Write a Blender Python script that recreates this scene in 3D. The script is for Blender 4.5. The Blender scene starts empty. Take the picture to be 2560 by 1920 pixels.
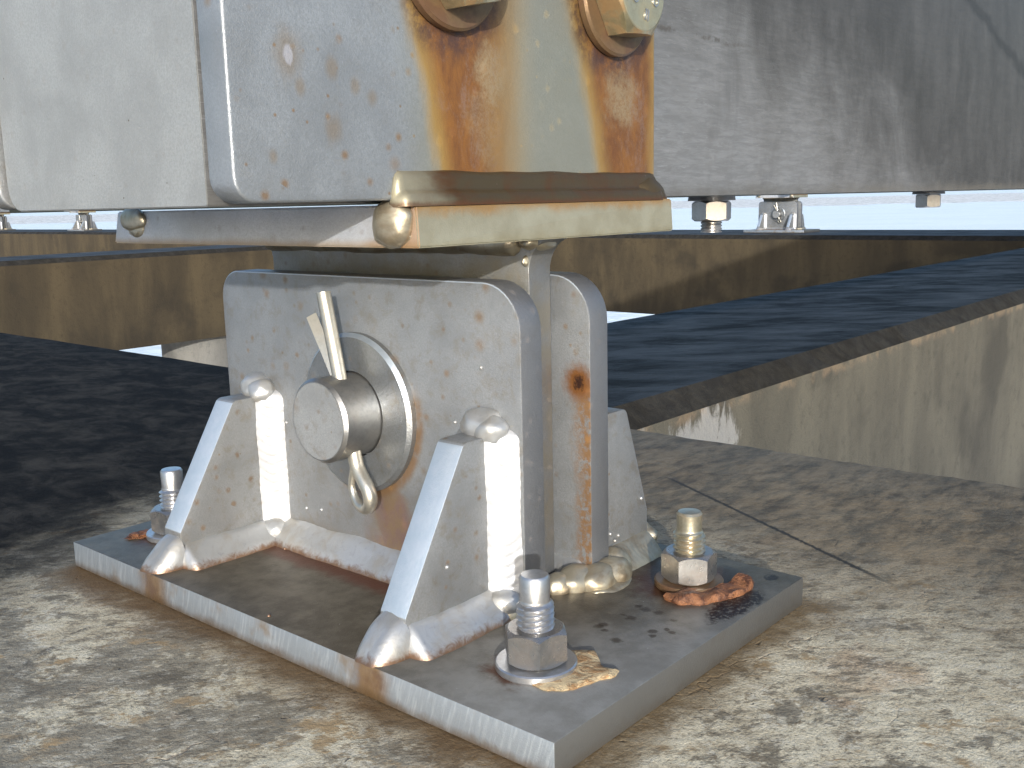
import bpy, bmesh, math, random
from mathutils import Vector, Matrix, noise as mnoise

R = math.radians
S = 0.036                      # one drawing unit in metres
scn = bpy.context.scene
col = scn.collection

# ------------------------------------------------------------------ camera, world, sun, exposure
cam_d = bpy.data.cameras.new("camera")
cam = bpy.data.objects.new("camera", cam_d)
col.objects.link(cam)
cam_d.sensor_width = 36.0
cam_d.lens = 35.51
cam_d.clip_start = 0.01
cam_d.clip_end = 20000
cam.location = (-7.176 * S, -5.7896 * S, 5.2928 * S)
cam.rotation_euler = (R(79.73894), R(1.32895), R(-49.26359))
scn.camera = cam

SUN_EL, SUN_AZ = 13.0, 43.0     # elevation; heading in which the light travels (from +x towards +y)
world = bpy.data.worlds.new("World")
scn.world = world
world.use_nodes = True
wn = world.node_tree
wn.nodes.clear()
sky = wn.nodes.new("ShaderNodeTexSky")
sky.sky_type = 'NISHITA'
sky.sun_disc = False
sky.sun_elevation = R(SUN_EL)
sky.sun_rotation = R((90 - (SUN_AZ + 180)) % 360)
sky.dust_density = 4.0
sky.air_density = 1.0
sky.ozone_density = 3.0
bg = wn.nodes.new("ShaderNodeBackground")
bg.inputs["Strength"].default_value = 0.15
wo = wn.nodes.new("ShaderNodeOutputWorld")
wn.links.new(sky.outputs[0], bg.inputs[0])
wn.links.new(bg.outputs[0], wo.inputs[0])

sun_d = bpy.data.lights.new("sun", 'SUN')
sun_d.energy = 2.3
sun_d.angle = R(0.8)
sun_d.color = (1.0, 0.98, 0.95)
sun = bpy.data.objects.new("sun", sun_d)
col.objects.link(sun)
sd = Vector((math.cos(R(SUN_EL)) * math.cos(R(SUN_AZ)), math.cos(R(SUN_EL)) * math.sin(R(SUN_AZ)), -math.sin(R(SUN_EL))))
sun.rotation_euler = sd.to_track_quat('-Z', 'Y').to_euler()

scn.view_settings.view_transform = 'Standard'
scn.view_settings.look = 'None'
scn.view_settings.gamma = 1.0
scn.view_settings.exposure = 1.15
scn.cycles.max_bounces = 8

# ------------------------------------------------------------------ node helpers
class G:
    """small expression builder for one material's node tree; lengths are in drawing units"""
    def __init__(s, name, tone=0.76):
        s.tone = tone                      # overall depth of this material's colours
        s.mat = bpy.data.materials.new(name)
        s.mat.use_nodes = True
        s.t = s.mat.node_tree
        s.t.nodes.clear()
        s.out = s.t.nodes.new("ShaderNodeOutputMaterial")
        s.bsdf = s.t.nodes.new("ShaderNodeBsdfPrincipled")
        s.t.links.new(s.bsdf.outputs[0], s.out.inputs[0])
        g = s.t.nodes.new("ShaderNodeNewGeometry")
        vm = s.t.nodes.new("ShaderNodeVectorMath"); vm.operation = 'SCALE'
        s.t.links.new(g.outputs["Position"], vm.inputs[0]); vm.inputs["Scale"].default_value = 1.0 / S
        s.P = vm.outputs[0]
        s.x, s.y, s.z = s.sep(s.P)
        s.nx, s.ny, s.nz = s.sep(g.outputs["True Normal"])
    def put(s, sock, v):
        if isinstance(v, (int, float)):
            try: sock.default_value = v
            except TypeError: sock.default_value = (v, v, v)
        elif isinstance(v, (tuple, list)):
            n = len(sock.default_value)
            sock.default_value = tuple(v)[:n] if len(v) >= n else tuple(v) + (1.0,)
        else: s.t.links.new(v, sock)
    def sep(s, v):
        n = s.t.nodes.new("ShaderNodeSeparateXYZ"); s.put(n.inputs[0], v); return n.outputs[0], n.outputs[1], n.outputs[2]
    def vec(s, x, y, z):
        n = s.t.nodes.new("ShaderNodeCombineXYZ")
        for i, v in enumerate((x, y, z)): s.put(n.inputs[i], v)
        return n.outputs[0]
    def m(s, op, a, b=None, c=None, clamp=False):
        n = s.t.nodes.new("ShaderNodeMath"); n.operation = op; n.use_clamp = clamp
        for i, v in enumerate((a, b, c)):
            if v is not None: s.put(n.inputs[i], v)
        return n.outputs[0]
    def add(s, a, b): return s.m('ADD', a, b)
    def sub(s, a, b): return s.m('SUBTRACT', a, b)
    def mul(s, a, b): return s.m('MULTIPLY', a, b)
    def mx(s, a, b): return s.m('MAXIMUM', a, b)
    def inv(s, a): return s.m('SUBTRACT', 1.0, a)
    def ss(s, x, a, b, lo=0.0, hi=1.0):
        n = s.t.nodes.new("ShaderNodeMapRange"); n.interpolation_type = 'SMOOTHSTEP'; n.clamp = True
        rev = not isinstance(a, (int, float)) or not isinstance(b, (int, float))
        for k, v in (("Value", x), ("From Min", a), ("From Max", b), ("To Min", lo), ("To Max", hi)): s.put(n.inputs[k], v)
        return n.outputs[0]
    def scale(s, v, sx, sy, sz):
        n = s.t.nodes.new("ShaderNodeVectorMath"); n.operation = 'MULTIPLY'; s.put(n.inputs[0], v); n.inputs[1].default_value = (sx, sy, sz); return n.outputs[0]
    def noise(s, sc=1.0, det=4.0, rough=0.55, dist=0.0, v=None, off=0.0):
        n = s.t.nodes.new("ShaderNodeTexNoise"); n.noise_dimensions = '4D' if off else '3D'
        s.put(n.inputs["Vector"], v if v is not None else s.P)
        if off: n.inputs["W"].default_value = off
        n.inputs["Scale"].default_value = sc; n.inputs["Detail"].default_value = det
        n.inputs["Roughness"].default_value = rough; n.inputs["Distortion"].default_value = dist
        return n.outputs["Fac"]
    def voro(s, sc, feature='F1', v=None, rnd=1.0):
        n = s.t.nodes.new("ShaderNodeTexVoronoi"); n.feature = feature
        s.put(n.inputs["Vector"], v if v is not None else s.P)
        n.inputs["Scale"].default_value = sc; n.inputs["Randomness"].default_value = rnd
        return n.outputs
    def mix(s, f, a, b, blend='MIX'):
        n = s.t.nodes.new("ShaderNodeMix"); n.data_type = 'RGBA'; n.blend_type = blend
        s.put(n.inputs[0], f); s.put(n.inputs[6], a); s.put(n.inputs[7], b); return n.outputs[2]
    def spots(s, sc, rmin, rmax, keep=0.5, v=None, soft=0.35):
        """round flecks: one per voronoi cell, of random size, only in a share KEEP of the cells"""
        o = s.voro(sc, v=v)
        r, g_, b = s.sep(o["Color"])
        rad = s.add(rmin, s.mul(g_, rmax - rmin))
        m_ = s.ss(s.m('DIVIDE', o["Distance"], rad), 1.0, soft)
        return s.mul(m_, s.m('LESS_THAN', r, keep))
    def bump(s, h, strength=0.3, dist=0.01):
        n = s.t.nodes.new("ShaderNodeBump"); n.inputs["Strength"].default_value = strength; n.inputs["Distance"].default_value = dist * S
        s.put(n.inputs["Height"], h)
        s.t.links.new(n.outputs[0], s.bsdf.inputs["Normal"])
    def set(s, **k):
        if 'color' in k and not isinstance(k['color'], tuple):
            k['color'] = s.mix(1.0, k['color'], s.tone if isinstance(s.tone, tuple) else (s.tone, s.tone, s.tone), 'MULTIPLY')
        for key, v in k.items():
            s.put(s.bsdf.inputs[{'color': "Base Color", 'metal': "Metallic", 'rough': "Roughness", 'spec': "Specular IOR Level",
                                 'coat': "Coat Weight", 'coat_rough': "Coat Roughness", 'aniso': "Anisotropic"}[key]], v)
        return s.mat

def mat_steel(name, base=(0.56, 0.575, 0.6), metal=0.62, rough=0.46, freckle=0.6, brown=0.25, edge=0.0, cut=False):
    g = G(name, (0.69, 0.71, 0.73))
    n1 = g.noise(1.1, 5, 0.6, 0.3)
    n2 = g.noise(24, 3, 0.6)
    n3 = g.noise(5.0, 5, 0.65, 0.4, off=3.1)
    base = tuple(v * 0.86 for v in base)
    c = g.mix(g.ss(n1, 0.35, 0.68), base, tuple(v * 0.80 for v in base))
    c = g.mix(g.ss(g.noise(34, 3, 0.75, off=21.0), 0.40, 0.64, 0, 0.55), c, tuple(v * 0.72 for v in base))
    c = g.mix(g.ss(g.noise(55, 2, 0.7, off=23.0), 0.60, 0.72, 0, 0.5), c, tuple(min(0.9, v * 1.35) for v in base))
    c = g.mix(g.mul(g.ss(n3, 0.48, 0.68), brown * 0.8), c, (0.25, 0.20, 0.14))
    f1 = g.spots(2.4, 0.10, 0.34, 0.6, soft=0.0)
    f2 = g.spots(5.2, 0.12, 0.42, 0.55, soft=0.05)
    fn = g.noise(9, 3, 0.6, off=8.0)
    fr = g.m('MINIMUM', g.mul(g.mul(g.mx(g.mul(f1, 0.85), f2), g.ss(fn, 0.25, 0.5)), 1.35), 1.0)
    c = g.mix(g.mul(fr, freckle), c, (0.165, 0.098, 0.045))
    dots = g.spots(4.0, 0.03, 0.06, 0.10)
    c = g.mix(dots, c, (0.10, 0.07, 0.05))
    h = g.add(g.mul(n2, 0.6), g.mul(g.noise(60, 2, 0.5), 0.5))
    if cut:                                        # flame-cut drag lines on the upright edges
        side = g.ss(g.m('ABSOLUTE', g.nz), 0.7, 0.3)
        along = g.add(g.x, g.mul(g.y, -1.0))
        dv = g.vec(g.add(g.mul(along, 1.0), g.mul(g.z, -0.30)), 0.0, g.mul(g.z, 0.10))
        side = g.mul(side, g.ss(g.nx, -0.5, -0.8))
        d = g.noise(15, 3, 0.6, v=dv)
        c = g.mix(g.mul(side, 0.6), c, (0.42, 0.47, 0.52))
        c = g.mix(g.mul(side, g.ss(d, 0.45, 0.72, 0, 0.5)), c, (0.66, 0.70, 0.75))
        h = g.add(h, g.mul(g.mul(side, d), 1.2))
    if not cut:
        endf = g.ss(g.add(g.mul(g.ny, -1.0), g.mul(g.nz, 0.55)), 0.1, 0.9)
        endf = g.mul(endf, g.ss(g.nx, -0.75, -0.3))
        c = g.mix(g.mul(endf, edge), c, (0.20, 0.205, 0.22))  # right-facing ends painted darker, in place of shade
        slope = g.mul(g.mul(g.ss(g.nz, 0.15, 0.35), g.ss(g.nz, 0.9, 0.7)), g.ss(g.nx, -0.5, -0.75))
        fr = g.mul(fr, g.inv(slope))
        c = g.mix(slope, c, g.mix(g.ss(n3, 0.35, 0.65), (0.58, 0.66, 0.74), (0.66, 0.72, 0.79)))  # pale blue sky reflection painted onto the sloping faces
    r = g.add(rough - 0.07, g.mul(g.noise(7, 4, 0.6, off=5.0), 0.16))
    r = g.m('MAXIMUM', r, g.mul(fr, 0.62 * min(1, freckle)))
    g.bump(h, 0.35, 0.02)
    g.set(color=c, metal=g.sub(metal, g.mul(fr, metal * 0.8 * min(1, freckle))), rough=r)
    g.untoned = c
    return g

M = {}
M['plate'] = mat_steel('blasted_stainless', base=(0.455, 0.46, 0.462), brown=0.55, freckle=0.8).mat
M['edge_steel'] = mat_steel('smooth_stainless', base=(0.58, 0.61, 0.65), metal=0.75, rough=0.36, freckle=0.18, brown=0.10).mat

# beam end: pale, sandblasted sparkle
g = mat_steel('sandblasted_steel', base=(0.50, 0.505, 0.49), metal=0.5, rough=0.5, freckle=0.12, brown=0.06)
M['beam_end'] = g.mat

# beam side: brushed, smudged with grime; shade painted in towards the far upper part
g = G('brushed_steel')
st = g.scale(g.P, 0.55, 1.0, 4.0)
a = g.noise(3.2, 6, 0.75, 0.5, v=st)
b = g.noise(0.35, 5, 0.6, 0.6)
sm = g.noise(0.9, 4, 0.6, 0.8, off=2.0, v=g.scale(g.P, 1.0, 1.0, 0.5))
drip = g.noise(1.4, 5, 0.65, v=g.scale(g.P, 1.0, 1.0, 0.45))
c = g.mix(g.ss(a, 0.36, 0.66), (0.26, 0.264, 0.27), (0.345, 0.353, 0.362))
c = g.mix(g.ss(g.mul(g.noise(5.0, 4, 0.75, 0.8, v=g.scale(g.P, 0.55, 1, 6.5)), g.add(0.7, g.mul(b, 0.6))), 0.60, 0.68, 0, 0.6), c, (0.44, 0.455, 0.47))
# painted shade with some grime: a diagonal front that rises towards the bracket
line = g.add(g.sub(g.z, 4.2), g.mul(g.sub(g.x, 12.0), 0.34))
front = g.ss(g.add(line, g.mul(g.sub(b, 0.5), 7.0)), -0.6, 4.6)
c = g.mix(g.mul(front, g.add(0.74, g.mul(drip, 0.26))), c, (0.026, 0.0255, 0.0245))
c = g.mix(g.ss(sm, 0.56, 0.75, 0, 0.45), c, (0.11, 0.11, 0.11))
band = g.ss(g.m('ABSOLUTE', g.add(g.sub(g.z, 11.2), g.add(g.mul(g.sub(g.x, 15.5), 0.26), g.mul(g.sub(b, 0.5), 1.5)))), 0.32, 0.04)
c = g.mix(g.mul(band, g.ss(g.x, 13.5, 15.5, 0, 0.7)), c, (0.03, 0.03, 0.03))
scr = g.ss(g.m('ABSOLUTE', g.add(g.sub(g.z, 7.78), g.add(g.mul(g.sub(g.x, 6), 0.02), g.mul(g.sub(drip, 0.5), 0.3)))), 0.06, 0.01)
c = g.mix(g.mul(g.mul(scr, g.ss(g.noise(4, 4, 0.7, off=4.4), 0.45, 0.6)), g.ss(g.x, 9.5, 8.0, 0, 0.75)), c, (0.09, 0.08, 0.07))
dust = g.mul(g.ss(g.add(g.z, g.mul(g.noise(2.0, 4, 0.6), 0.35)), 5.75, 5.45), 0.55)
c = g.mix(dust, c, (0.15, 0.14, 0.12))
g.bump(g.add(a, g.mul(g.noise(40, 2, 0.6), 0.5)), 0.25, 0.02)
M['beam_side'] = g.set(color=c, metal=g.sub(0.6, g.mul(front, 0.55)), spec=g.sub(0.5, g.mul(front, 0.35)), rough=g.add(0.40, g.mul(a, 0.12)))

# bracket side plate with the two rust runs below its bolts
def rust_plate():
    g = mat_steel('rust_run_stainless', base=(0.45, 0.475, 0.50), metal=0.6, rough=0.42, freckle=0.85, brown=0.12)
    base = g.untoned
    met = g.bsdf.inputs["Metallic"].links[0].from_socket
    rg = g.bsdf.inputs["Roughness"].links[0].from_socket
    wob = g.noise(1.3, 4, 0.55, v=g.scale(g.P, 1, 1, 0.45))
    wob2 = g.noise(6.0, 4, 0.65, v=g.scale(g.P, 1, 1, 0.25))
    xw = g.add(g.x, g.add(g.mul(g.sub(wob, 0.5), 0.35), g.mul(g.sub(wob2, 0.5), 0.16)))
    dz = g.sub(g.z, 5.63)
    # left run
    l1 = g.sub(0.86, g.mul(dz, 0.27))
    r1 = g.add(2.15, g.mul(dz, 0.03))
    A1 = g.mul(g.ss(g.sub(xw, l1), -0.16, 0.12), g.ss(g.sub(xw, r1), 0.45, -0.60))
    C1 = g.mul(g.ss(g.sub(xw, l1), 0.02, 0.36), g.ss(g.sub(xw, r1), 0.10, -0.75))
    l2 = g.sub(3.78, g.mul(dz, 0.30))
    A2 = g.mul(g.ss(g.sub(xw, l2), -0.18, 0.14), g.ss(xw, 5.30, 4.98))
    C2 = g.mul(g.ss(g.sub(xw, l2), 0.00, 0.42), g.ss(xw, 5.12, 4.80))
    tint = g.mul(g.ss(xw, 0.1, 1.0), g.ss(xw, 5.3, 4.9))
    c = g.mix(g.mul(tint, 0.62), base, (0.35, 0.335, 0.235))
    ochre = g.mx(A1, A2)
    core = g.mx(C1, C2)
    c = g.mix(g.mul(ochre, 0.92), c, (0.31, 0.185, 0.040))
    rn = g.noise(2.6, 6, 0.7, 0.9, v=g.scale(g.P, 1.0, 1.0, 0.55), off=1.7)
    c2 = g.mix(g.ss(rn, 0.35, 0.65), (0.135, 0.046, 0.014), (0.235, 0.092, 0.018))
    c = g.mix(g.mul(core, 0.92), c, c2)
    # pale scuffed islands below each washer
    def scuff(cx, cz, rx, rz):
        d = g.add(g.m('POWER', g.m('DIVIDE', g.sub(g.x, cx), rx), 2.0), g.m('POWER', g.m('DIVIDE', g.sub(g.z, cz), rz), 2.0))
        return g.ss(g.add(d, g.mul(g.sub(g.noise(3.2, 6, 0.72, 0.6, off=6.0), 0.5), 3.4)), 1.2, 0.0)
    sc = g.mx(g.mx(scuff(1.70, 6.72, 0.30, 0.42), scuff(4.30, 6.60, 0.48, 0.42)), g.mul(scuff(1.55, 6.15, 0.3, 0.5), 0.5))
    grain = g.noise(28, 3, 0.7)
    c = g.mix(g.mul(sc, g.ss(grain, 0.3, 0.62, 0.35, 0.9)), c, (0.29, 0.22, 0.13))
    # dark rings of crust right under the washers
    def ring(cx):
        d = g.m('SQRT', g.add(g.m('POWER', g.sub(g.x, cx), 2.0), g.m('POWER', g.sub(g.z, 7.84), 2.0)))
        d = g.add(d, g.mul(g.sub(wob2, 0.5), 0.25))
        return g.mul(g.ss(d, 1.16, 0.80), g.ss(g.noise(4, 5, 0.75, off=9.1), 0.36, 0.58, 0.1, 1))
    c = g.mix(g.mul(g.mul(g.mx(ring(1.03), ring(4.05)), ochre), 0.85), c, (0.055, 0.030, 0.030))
    vio = g.mul(core, g.ss(g.add(g.mul(g.noise(2.2, 5, 0.75, 0.8, off=2.9, v=g.scale(g.P, 1, 1, 0.4)), 0.7), g.mul(grain, 0.3)), 0.50, 0.66, 0, 0.5))
    c = g.mix(vio, c, (0.235, 0.165, 0.135))
    # bigger blister marks on the clean part
    for (bx, bz, rr) in ((-1.13, 6.68, 0.13), (-0.62, 6.02, 0.08), (-1.0, 6.4, 0.05), (-0.32, 6.45, 0.05), (-0.6, 6.6, 0.06), (-0.1, 6.35, 0.05), (-1.35, 5.75, 0.04)):
        d = g.m('SQRT', g.add(g.m('POWER', g.sub(g.x, bx), 2.0), g.m('POWER', g.mul(g.sub(g.z, bz), 0.75), 2.0)))
        d = g.add(d, g.mul(g.sub(wob2, 0.5), rr * 1.6))
        c = g.mix(g.ss(d, rr * 1.9, rr * 0.3, 0, 0.45), c, (0.30, 0.20, 0.10))
        if rr > 0.1: c = g.mix(g.ss(d, rr * 0.45, rr * 0.2), c, (0.5, 0.48, 0.5))
    g.set(color=c, metal=g.sub(met, g.mul(ochre, 0.42)), rough=g.add(rg, g.mul(core, 0.06)))
    return g.mat
M['rust_plate'] = rust_plate()

# horizontal plate of the upper bracket: heat-tinted gold and rust stained
g = mat_steel('gold_stained_stainless', base=(0.78, 0.79, 0.82), metal=0.35, rough=0.42, freckle=0.25, brown=0.1)
base = g.untoned
n = g.noise(1.6, 4, 0.6)
low = g.ss(g.add(g.z, g.mul(g.sub(n, 0.5), 0.10)), 4.95, 4.83)
c = g.mix(g.mul(low, 0.7), base, (0.42, 0.27, 0.12))
right = g.mul(g.ss(g.ny, -0.3, -0.7), 1.0)
c = g.mix(g.mul(right, 0.92), c, g.mix(g.ss(n, 0.35, 0.65), (0.29, 0.26, 0.165), (0.37, 0.345, 0.24)))
top = g.ss(g.add(g.z, g.mul(g.sub(g.noise(3, 4, 0.6), 0.5), 0.22)), 5.12, 5.27)
c = g.mix(g.mul(g.mul(right, top), 0.75), c, (0.36, 0.18, 0.04))
corner = g.mul(g.ss(g.add(g.y, g.mul(g.sub(n, 0.5), 1.2)), 2.75, 2.1), g.ss(g.nx, -0.3, -0.7))
c = g.mix(g.mul(corner, 0.75), c, (0.40, 0.22, 0.085))
M['gold_plate'] = g.set(color=c)

# tongue between the fork plates
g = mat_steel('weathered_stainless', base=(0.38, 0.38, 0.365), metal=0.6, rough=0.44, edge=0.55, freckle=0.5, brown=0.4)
base = g.untoned
n = g.noise(2.2, 4, 0.6)
c = g.mix(g.mul(g.ss(n, 0.35, 0.65), 0.5), base, (0.26, 0.22, 0.145))
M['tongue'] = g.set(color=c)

# rear fork plate with a rust run down its near face
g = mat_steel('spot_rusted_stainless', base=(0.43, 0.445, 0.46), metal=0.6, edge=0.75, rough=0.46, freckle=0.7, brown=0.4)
base = g.untoned
n = g.noise(3.5, 5, 0.7, v=g.scale(g.P, 1, 1, 0.35)); n2 = g.noise(9, 5, 0.7)
yy = g.add(g.y, g.mul(g.sub(n, 0.5), 0.5))
run = g.mul(g.mul(g.ss(yy, 2.62, 2.28), g.ss(g.z, 2.95, 2.75)), g.ss(n2, 0.36, 0.56))
face = g.ss(g.nx, -0.3, -0.8)
c = g.mix(g.mul(g.mul(run, face), 0.85), base, (0.34, 0.17, 0.055))
d = g.m('SQRT', g.add(g.m('POWER', g.sub(g.y, 2.42), 2.0), g.m('POWER', g.sub(g.z, 2.83), 2.0)))
d = g.add(d, g.mul(g.sub(n2, 0.5), 0.25))
c = g.mix(g.mul(g.ss(d, 0.36, 0.10), face), c, (0.26, 0.105, 0.03))
c = g.mix(g.mul(g.ss(d, 0.11, 0.05), face), c, (0.05, 0.02, 0.012))
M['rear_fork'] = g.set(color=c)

# near fork plate: speckles everywhere, rust wash below the pin
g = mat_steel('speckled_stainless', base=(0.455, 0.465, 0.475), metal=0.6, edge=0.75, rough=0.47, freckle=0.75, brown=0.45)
base = g.untoned
n = g.noise(2.0, 5, 0.65, 0.5); n2 = g.noise(5, 5, 0.7, v=g.scale(g.P, 1, 1, 0.5))
ctr = g.sub(4.75, g.mul(g.sub(1.3, g.z), 0.10))
wd = g.add(0.32, g.mul(g.sub(1.3, g.z), 0.45))
q = g.m('DIVIDE', g.m('ABSOLUTE', g.add(g.sub(g.y, ctr), g.mul(g.sub(n, 0.5), 1.0))), wd)
wash = g.mul(g.ss(q, 1.3, 0.2), g.ss(g.z, 1.75, 1.0))
face = g.ss(g.nx, -0.3, -0.8)
c = g.mix(g.mul(g.mul(wash, face), 0.75), base, g.mix(g.ss(n2, 0.4, 0.62), (0.33, 0.19, 0.075), (0.30, 0.16, 0.12)))
dd = g.m('SQRT', g.add(g.m('POWER', g.sub(g.y, 5.31), 2.0), g.m('POWER', g.sub(g.z, 2.34), 2.0)))
halo = g.mul(g.ss(g.m('ABSOLUTE', g.sub(dd, g.add(1.14, g.mul(n2, 0.12)))), 0.16, 0.02), g.ss(g.add(n, g.add(g.mul(g.sub(5.0, g.y), 0.30), g.mul(g.sub(2.3, g.z), 0.30))), 0.55, 0.85))
c = g.mix(g.mul(g.mul(halo, face), 0.8), c, (0.30, 0.16, 0.06))
foot = g.mul(g.ss(g.add(g.z, g.mul(g.sub(n, 0.5), 0.5)), 0.55, 0.15), 0.5)
c = g.mix(foot, c, (0.30, 0.23, 0.15))
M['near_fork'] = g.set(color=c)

# base plate: dark brown stained top, bright flame-cut edges
g = mat_steel('stained_base_plate', base=(0.45, 0.48, 0.51), metal=0.55, rough=0.42, freckle=0.25, brown=0.10, cut=True)
base = g.untoned
rg = g.bsdf.inputs["Roughness"].links[0].from_socket
top = g.ss(g.nz, 0.6, 0.9)
n = g.noise(0.8, 5, 0.6, 0.4); n2 = g.noise(3.0, 5, 0.65, off=2.2)
clean = g.ss(g.add(g.add(g.mul(g.x, 0.55), g.mul(g.y, 1.0)), g.mul(g.sub(n, 0.5), 2.4)), 3.6, 0.9)
tc = g.mix(g.ss(n2, 0.35, 0.65), (0.100, 0.081, 0.055), (0.165, 0.138, 0.100))
tc = g.mix(g.mul(clean, 0.85), tc, g.mix(g.ss(n2, 0.35, 0.65), (0.25, 0.25, 0.24), (0.32, 0.325, 0.32)))
# rust along the fork's foot and around the bolts
foot = g.mul(g.ss(g.m('ABSOLUTE', g.sub(g.x, g.add(1.78, g.mul(g.sub(n2, 0.5), 0.45)))), 0.34, 0.02), g.mul(g.ss(g.y, 2.9, 3.3), g.ss(g.y, 8.0, 7.4)))
tc = g.mix(g.mul(foot, 0.85), tc, (0.13, 0.035, 0.012))
for (bx, by, rr) in ((4.45, 1.12, 0.95), (1.17, 1.19, 0.62), (1.2, 8.85, 0.7)):
    d = g.m('SQRT', g.add(g.m('POWER', g.sub(g.x, bx), 2.0), g.m('POWER', g.sub(g.y, by), 2.0)))
    d = g.add(d, g.mul(g.sub(n2, 0.5), 0.9))
    tc = g.mix(g.ss(d, rr, rr * 0.55, 0, 0.85), tc, (0.085, 0.03, 0.012))
def patch(cx, cy, rx, ry, rot, nsc, amp):
    ca, sa = math.cos(rot), math.sin(rot)
    dx, dy = g.sub(g.x, cx), g.sub(g.y, cy)
    u = g.m('DIVIDE', g.add(g.mul(dx, ca), g.mul(dy, sa)), rx)
    v = g.m('DIVIDE', g.sub(g.mul(dy, ca), g.mul(dx, sa)), ry)
    d = g.add(g.m('SQRT', g.add(g.mul(u, u), g.mul(v, v))), g.mul(g.sub(g.noise(nsc, 5, 0.7, off=nsc), 0.5), amp))
    return g.ss(d, 1.0, 0.72)
dark = g.mul(g.mx(patch(4.15, 0.28, 0.75, 0.26, 0.0, 4.0, 1.5), patch(5.35, 0.35, 0.14, 0.12, 0.0, 6.0, 1.0)), g.ss(g.noise(16, 3, 0.7), 0.36, 0.5))
tc = g.mix(dark, tc, (0.022, 0.012, 0.010))
rng = random.Random(5)
for k in range(15):
    px_, py_ = rng.uniform(2.3, 3.4), rng.uniform(0.45, 1.35)
    r_ = rng.uniform(0.05, 0.10)
    d = g.m('SQRT', g.add(g.m('POWER', g.sub(g.x, px_), 2.0), g.m('POWER', g.sub(g.y, py_), 2.0)))
    tc = g.mix(g.ss(g.add(d, g.mul(g.sub(g.noise(9, 4, 0.7), 0.5), 0.14)), r_, r_ * 0.4, 0, 0.75), tc, (0.05, 0.035, 0.022))
tc = g.mix(g.spots(6.0, 0.02, 0.045, 0.35), tc, (0.75, 0.76, 0.78))
c = g.mix(top, base, tc)
edge_r = g.mul(g.inv(top), g.mul(g.ss(g.noise(1.1, 4, 0.6, off=7.0), 0.52, 0.68), 0.75))
c = g.mix(edge_r, c, (0.30, 0.19, 0.085))
for yc, wd in ((2.75, 0.42), (7.55, 0.5)):            # rust that has run over the edge below each gusset toe
    q_ = g.m('DIVIDE', g.m('ABSOLUTE', g.add(g.sub(g.y, yc), g.mul(g.sub(n2, 0.5), 0.5))), wd)
    c = g.mix(g.mul(g.mul(g.ss(q_, 1.1, 0.25), g.inv(top)), g.ss(g.nx, -0.5, -0.8, 0, 0.85)), c, g.mix(g.ss(n2, 0.4, 0.62), (0.30, 0.175, 0.07), (0.20, 0.10, 0.04)))
lowe = g.mul(g.inv(top), g.ss(g.add(g.z, g.mul(g.sub(n2, 0.5), 0.25)), -0.26, -0.42, 0, 0.8))
c = g.mix(lowe, c, (0.17, 0.105, 0.05))
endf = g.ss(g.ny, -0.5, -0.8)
c = g.mix(g.mul(endf, 0.85), c, (0.155, 0.148, 0.135))  # right end darkened in colour, as if turned from the light
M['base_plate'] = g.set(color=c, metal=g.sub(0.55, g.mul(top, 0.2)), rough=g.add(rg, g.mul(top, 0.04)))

# weld metal: silvery, and a golden rusty kind
def mat_weld(name, base, tint, tint_amt, rough=0.30, metal=0.8, foot=None):
    g = G(name)
    n = g.noise(2.2, 5, 0.65, 0.6); n2 = g.noise(8, 4, 0.65, 0.8)
    c = g.mix(g.mul(g.ss(n, 0.42, 0.66), tint_amt), base, tint)
    c = g.mix(g.ss(n2, 0.55, 0.75, 0, 0.4), c, tuple(v * 0.6 for v in base))
    if foot is not None:
        c = g.mix(g.ss(g.add(g.z, g.mul(g.sub(n2, 0.5), 0.22)), 0.11, 0.0, 0, 0.85), c, foot)
    g.bump(g.add(g.mul(n, 0.5), g.add(g.mul(n2, 0.25), g.mul(g.noise(30, 2, 0.6), 0.06))), 0.35, 0.05)
    return g.set(color=c, metal=metal, rough=g.add(rough, g.mul(g.noise(5, 3, 0.6, off=3.0), 0.2)))
def mat_weld_run(name, base, tint, amt, rough=0.36, metal=0.5):
    g = G(name)
    n = g.noise(1.8, 5, 0.65, 0.5); n2 = g.noise(9, 4, 0.7)
    c = g.mix(g.mul(g.ss(n, 0.40, 0.66), amt), base, tint)
    xe = g.add(g.x, g.mul(g.sub(n, 0.5), 0.8))
    c = g.mix(g.ss(xe, 1.0, 0.15), c, (0.33, 0.30, 0.21))
    c = g.mix(g.ss(g.add(g.z, g.mul(g.sub(n2, 0.5), 0.10)), 5.33, 5.27, 0, 0.7), c, (0.13, 0.05, 0.018))
    c = g.mix(g.spots(9, 0.03, 0.07, 0.25), c, (0.6, 0.58, 0.5))
    g.bump(g.add(g.mul(n, 0.5), g.mul(n2, 0.2)), 0.3, 0.05)
    return g.set(color=c, metal=metal, rough=g.add(rough, g.mul(n2, 0.15)))
M['weld'] = mat_weld('weld_silver', (0.50, 0.515, 0.53), (0.40, 0.35, 0.26), 0.45, rough=0.32, metal=0.66, foot=(0.20, 0.09, 0.03))
M['weld_lit'] = mat_weld('weld_bright', (0.62, 0.635, 0.66), (0.48, 0.49, 0.51), 0.6, rough=0.42, metal=0.4)  # paler copy of the weld metal, with its sunlit brightness painted in
M['weld_gold'] = mat_weld('weld_gold', (0.50, 0.455, 0.35), (0.25, 0.165, 0.08), 0.6, rough=0.31, metal=0.75)
M['weld_brown'] = mat_weld_run('weld_rusty_brown', (0.085, 0.062, 0.030), (0.10, 0.045, 0.014), 0.9, rough=0.36, metal=0.5)

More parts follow.
